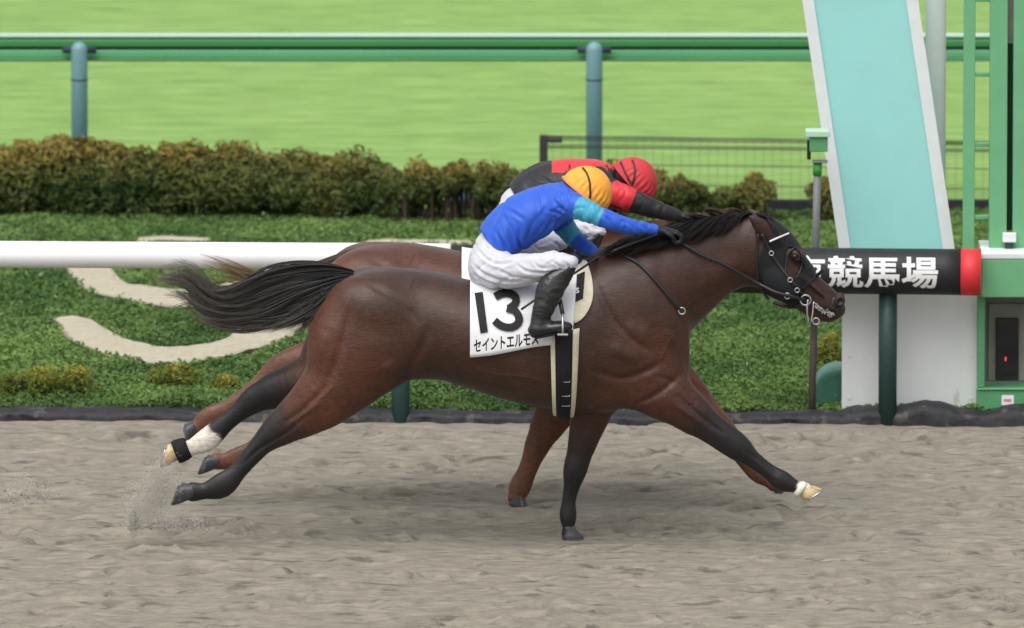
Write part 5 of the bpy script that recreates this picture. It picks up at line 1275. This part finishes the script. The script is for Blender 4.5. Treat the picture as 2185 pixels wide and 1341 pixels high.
    for sp_ in cfg['straps']:
        pts = [FE.on(a, b, .004, Y0-.08) for a, b in catmull(sp_, 5)]; mb = MB(); mb.tube(pts, .0046, 8, True, 0, .6); mb.build('goggle_strap', M['leather'], he)
    pts = [hc+RD*.07*math.cos(a)-RN*(.03+.07*math.sin(a))+np.array([0, -.078+.02*math.sin(a), 0]) for a in np.linspace(0, math.pi*.9, 8)]
    mb = MB(); mb.tube(pts, .006, 6); mb.build('chin_strap', M['leather'], he)
    FHR = Field(hc-.2, hc+.2, .008); FHR.ell(hc-RD*.03-RN*.005, (.075, .082, .070), .02); FHR.ell(hc-RD*.055-RN*.03, (.045, .06, .05), .02); V, Q = FHR.mesh(); obj('hair', V, Q, M['hair_black'], root)
    # goggles across the face
    pts = [hc+RD*.092*math.cos(a)+np.array([0, .083*math.sin(a), 0])-RN*.020 for a in np.linspace(-1.4, 1.4, 12)]
    mb = MB(); mb.tube(pts, .017, 8); mb.build('goggles', M['glass_dark'], root)
    return root
def band_mask(V, n, a, b, tol=.03):
    d, par = chain_d(V, n); return (d < tol) & (par > a) & (par < b)
def dye_blue(V, nr, torso, an, af):
    c = np.tile(np.array([.020, .094, .53]), (len(V), 1)); c *= (1+.10*fbm(V[:, 0]*6, V[:, 1]*6, V[:, 2]*6, 3))[:, None]
    for a, r in ((an, (.75, 1.85)), (af, (.45, 1.65))):
        dt, _ = chain_d(V, torso); m = band_mask(V, a, *r) & (dt > (.004 if a is an else -.2)); c[m] = (.042, .31, .46)
    return c
def dye_black(V, nr, torso, an, af):
    c = np.tile(np.array([.014, .013, .015]), (len(V), 1))
    d, par = chain_d(V, torso); x0 = P(1178, 350, 1.0)[0]
    m = (V[:, 0] > x0) & (nr[:, 2] > .78) & (d < .012) & (np.abs(V[:, 1]-1.0) < .14) & (V[:, 0] < P(1312, 350, 1.0)[0]); c[m] = (.60, .030, .040)
    for a in (an, af): c[band_mask(V, a, .95, 2.05) & (d > .004)] = (.60, .025, .035)
    return c
BLUE = dict(Y0=0.0, hip=(1050, 560), rim=((1204, 379), (1291, 448)), dome=(57, 61), cap='cap_orange', brim='brim_orange', dye=dye_blue, hem=((1054, 527), (.53, -.40)), waist_folds=(1092, 525),
  torso=[(1046, 552, 0, 44, .150), (1070, 508, 0, 51, .150), (1104, 476, 0, 54, .160), (1150, 451, 0, 52, .178), (1194, 431, 0, 41, .180), (1220, 416, 0, 24, .09)],
  pelvis=[(1052, 535, 0, 42, .150), (1044, 566, 0, 45, .165), (1050, 585, 0, 34, .16)],
  arm_near=[(1208, 433, -.145, 31, .062), (1245, 447, -.19, 26, .052), (1290, 467, -.215, 22, .046), (1340, 483, -.20, 17.5, .038), (1383, 488, -.17, 12.5, .029), (1403, 491, -.16, 10.5, .026)],
  arm_far=[(1192, 462, .145, 30, .06), (1212, 494, .17, 23, .05), (1240, 520, .14, 18.5, .042), (1266, 539, .07, 14, .030), (1280, 547, .04, 11, .026)],
  thigh=[(1046, 572, -.09, 44, .105), (1085, 579, -.18, 38, .088), (1135, 573, -.27, 33, .075), (1183, 561, -.325, 24, .062), (1216, 561, -.335, 17, .050)],
  calf=[(1216, 570, -.335, 14, .048), (1196, 590, -.345, 24, .052), (1176, 616, -.36, 30, .054), (1163, 650, -.375, 25, .046), (1153, 682, -.38, 20, .040), (1148, 700, -.385, 18, .038)],
  foot=[(1141, 707, -.385, 14, .034), (1165, 702, -.385, 14, .040), (1195, 697, -.385, 13, .043), (1212, 698, -.385, 10, .034)],
  straps=[[(1243, 358), (1252, 370), (1258, 389), (1259.5, 411), (1259, 424)]])
RED = dict(Y0=1.0, hip=(1105, 460), rim=((1314, 354), (1380, 428)), dome=(54, 57), cap='cap_red', brim='cap_red', dye=dye_black, hem=((1112, 430), (.53, -.40)), waist_folds=(1140, 440),
  torso=[(1098, 468, 0, 40, .150), (1122, 424, 0, 46, .150), (1164, 399, 0, 52, .160), (1214, 389, 0, 48, .178), (1264, 383, 0, 41, .180), (1293, 376, 0, 24, .09)],
  pelvis=[(1108, 440, 0, 42, .150), (1100, 468, 0, 44, .165), (1106, 486, 0, 34, .16)],
  arm_near=[(1276, 388, -.145, 31, .062), (1306, 408, -.19, 27, .054), (1346, 426, -.215, 23.5, .048), (1396, 446, -.20, 19.5, .040), (1446, 461, -.17, 14, .030), (1466, 466, -.16, 11.5, .027)],
  arm_far=[(1270, 400, .145, 30, .06), (1310, 424, .17, 23, .05), (1350, 440, .14, 18.5, .042), (1396, 455, .09, 14, .030), (1420, 460, .07, 11, .026)],
  thigh=[(1102, 474, -.09, 44, .105), (1142, 480, -.18, 38, .088), (1195, 484, -.27, 33, .075), (1248, 486, -.325, 25, .062), (1276, 492, -.335, 17, .050)],
  calf=[(1276, 500, -.335, 14, .048), (1256, 520, -.345, 24, .052), (1236, 546, -.36, 30, .054), (1223, 580, -.375, 25, .046), (1213, 612, -.38, 20, .040), (1208, 630, -.385, 18, .038)],
  foot=[(1201, 637, -.385, 14, .034), (1225, 632, -.385, 14, .040), (1255, 627, -.385, 13, .043), (1272, 628, -.385, 10, .034)],
  straps=[[(1324, 346), (1333, 366), (1343, 386), (1349, 398)], [(1349, 342), (1354, 356), (1354, 374), (1350, 392)]])
J1 = jockey(BLUE, "jockey in blue silks, teal armbands and orange cap crouched on the near horse")
J2 = jockey(RED, "jockey in black and red silks with a red cap crouched on the far horse")
wh = thing('whip', P(1290, 545, -.02), "thin black whip slanting behind the near jockey's boot", 'whip')
strap('whip_shaft', [(1300, 532, .03), (1285, 544, -.03), (1240, 574, -.24), (1180, 614, -.325), (1112, 661, -.33)], M['leather'], wh, .0055, 0, 1)
strap('whip_handle', [(1312, 523, .06), (1300, 532, .03), (1286, 543, -.025)], M['girth_black'], wh, .010, 0, 1)

# ------------------------------------------------------------------ sand thrown up by the hooves
M['grain'] = mat("grain", (.47, .44, .39), .9, .2); M['clod'] = mat("clod", (.19, .175, .15), .9, .2, var=.2)
def grains(name, blobs, n, size, m, seed, label=None):
    g = np.random.default_rng(seed); C = []
    for px_, py_, Y, sx, sy, sz, wgt in blobs:
        k = int(n*wgt); c = P(px_, py_, Y); C.append(c+g.normal(size=(k, 3))*[sx, sy, sz])
    C = np.concatenate(C); C[:, 2] = np.maximum(C[:, 2], .004); n = len(C); s = size*np.exp(g.normal(0, .45, n))
    T = np.array([[1, 1, 1], [-1, -1, 1], [-1, 1, -1], [1, -1, -1]])*.6; rot = g.normal(size=(n, 3, 3)); rot /= np.linalg.norm(rot, axis=2)[:, :, None]
    V = C[:, None]+np.einsum('kj,nji->nki', T, rot)*s[:, None, None]; i = np.arange(n)[:, None]*4
    F_ = np.concatenate([i+[0, 1, 2], i+[0, 3, 1], i+[0, 2, 3], i+[1, 3, 2]])
    o = obj(name, V.reshape(-1, 3), F_, m, smooth=False); o['kind'] = 'stuff'
    if label: o['label'] = label
grains('flying_sand', [(345, 1030, -.15, .035, .05, .05, .34), (315, 1075, -.15, .045, .05, .045, .30), (283, 1112, -.15, .018, .04, .045, .14), (365, 1120, -.15, .09, .05, .014, .14), (60, 1045, -.1, .07, .05, .035, .10)], 42000, .0012, M['grain'], 3)
grains('sand_clods', [(345, 1122, -.15, .07, .05, .008, .28), (415, 1120, -.15, .06, .05, .012, .22), (285, 1110, -.15, .015, .04, .03, .14), (60, 1058, -.1, .06, .05, .014, .22), (85, 1030, -.1, .025, .03, .014, .08), (20, 1068, -.1, .04, .04, .010, .06)], 1500, .0024, M['clod'], 4)
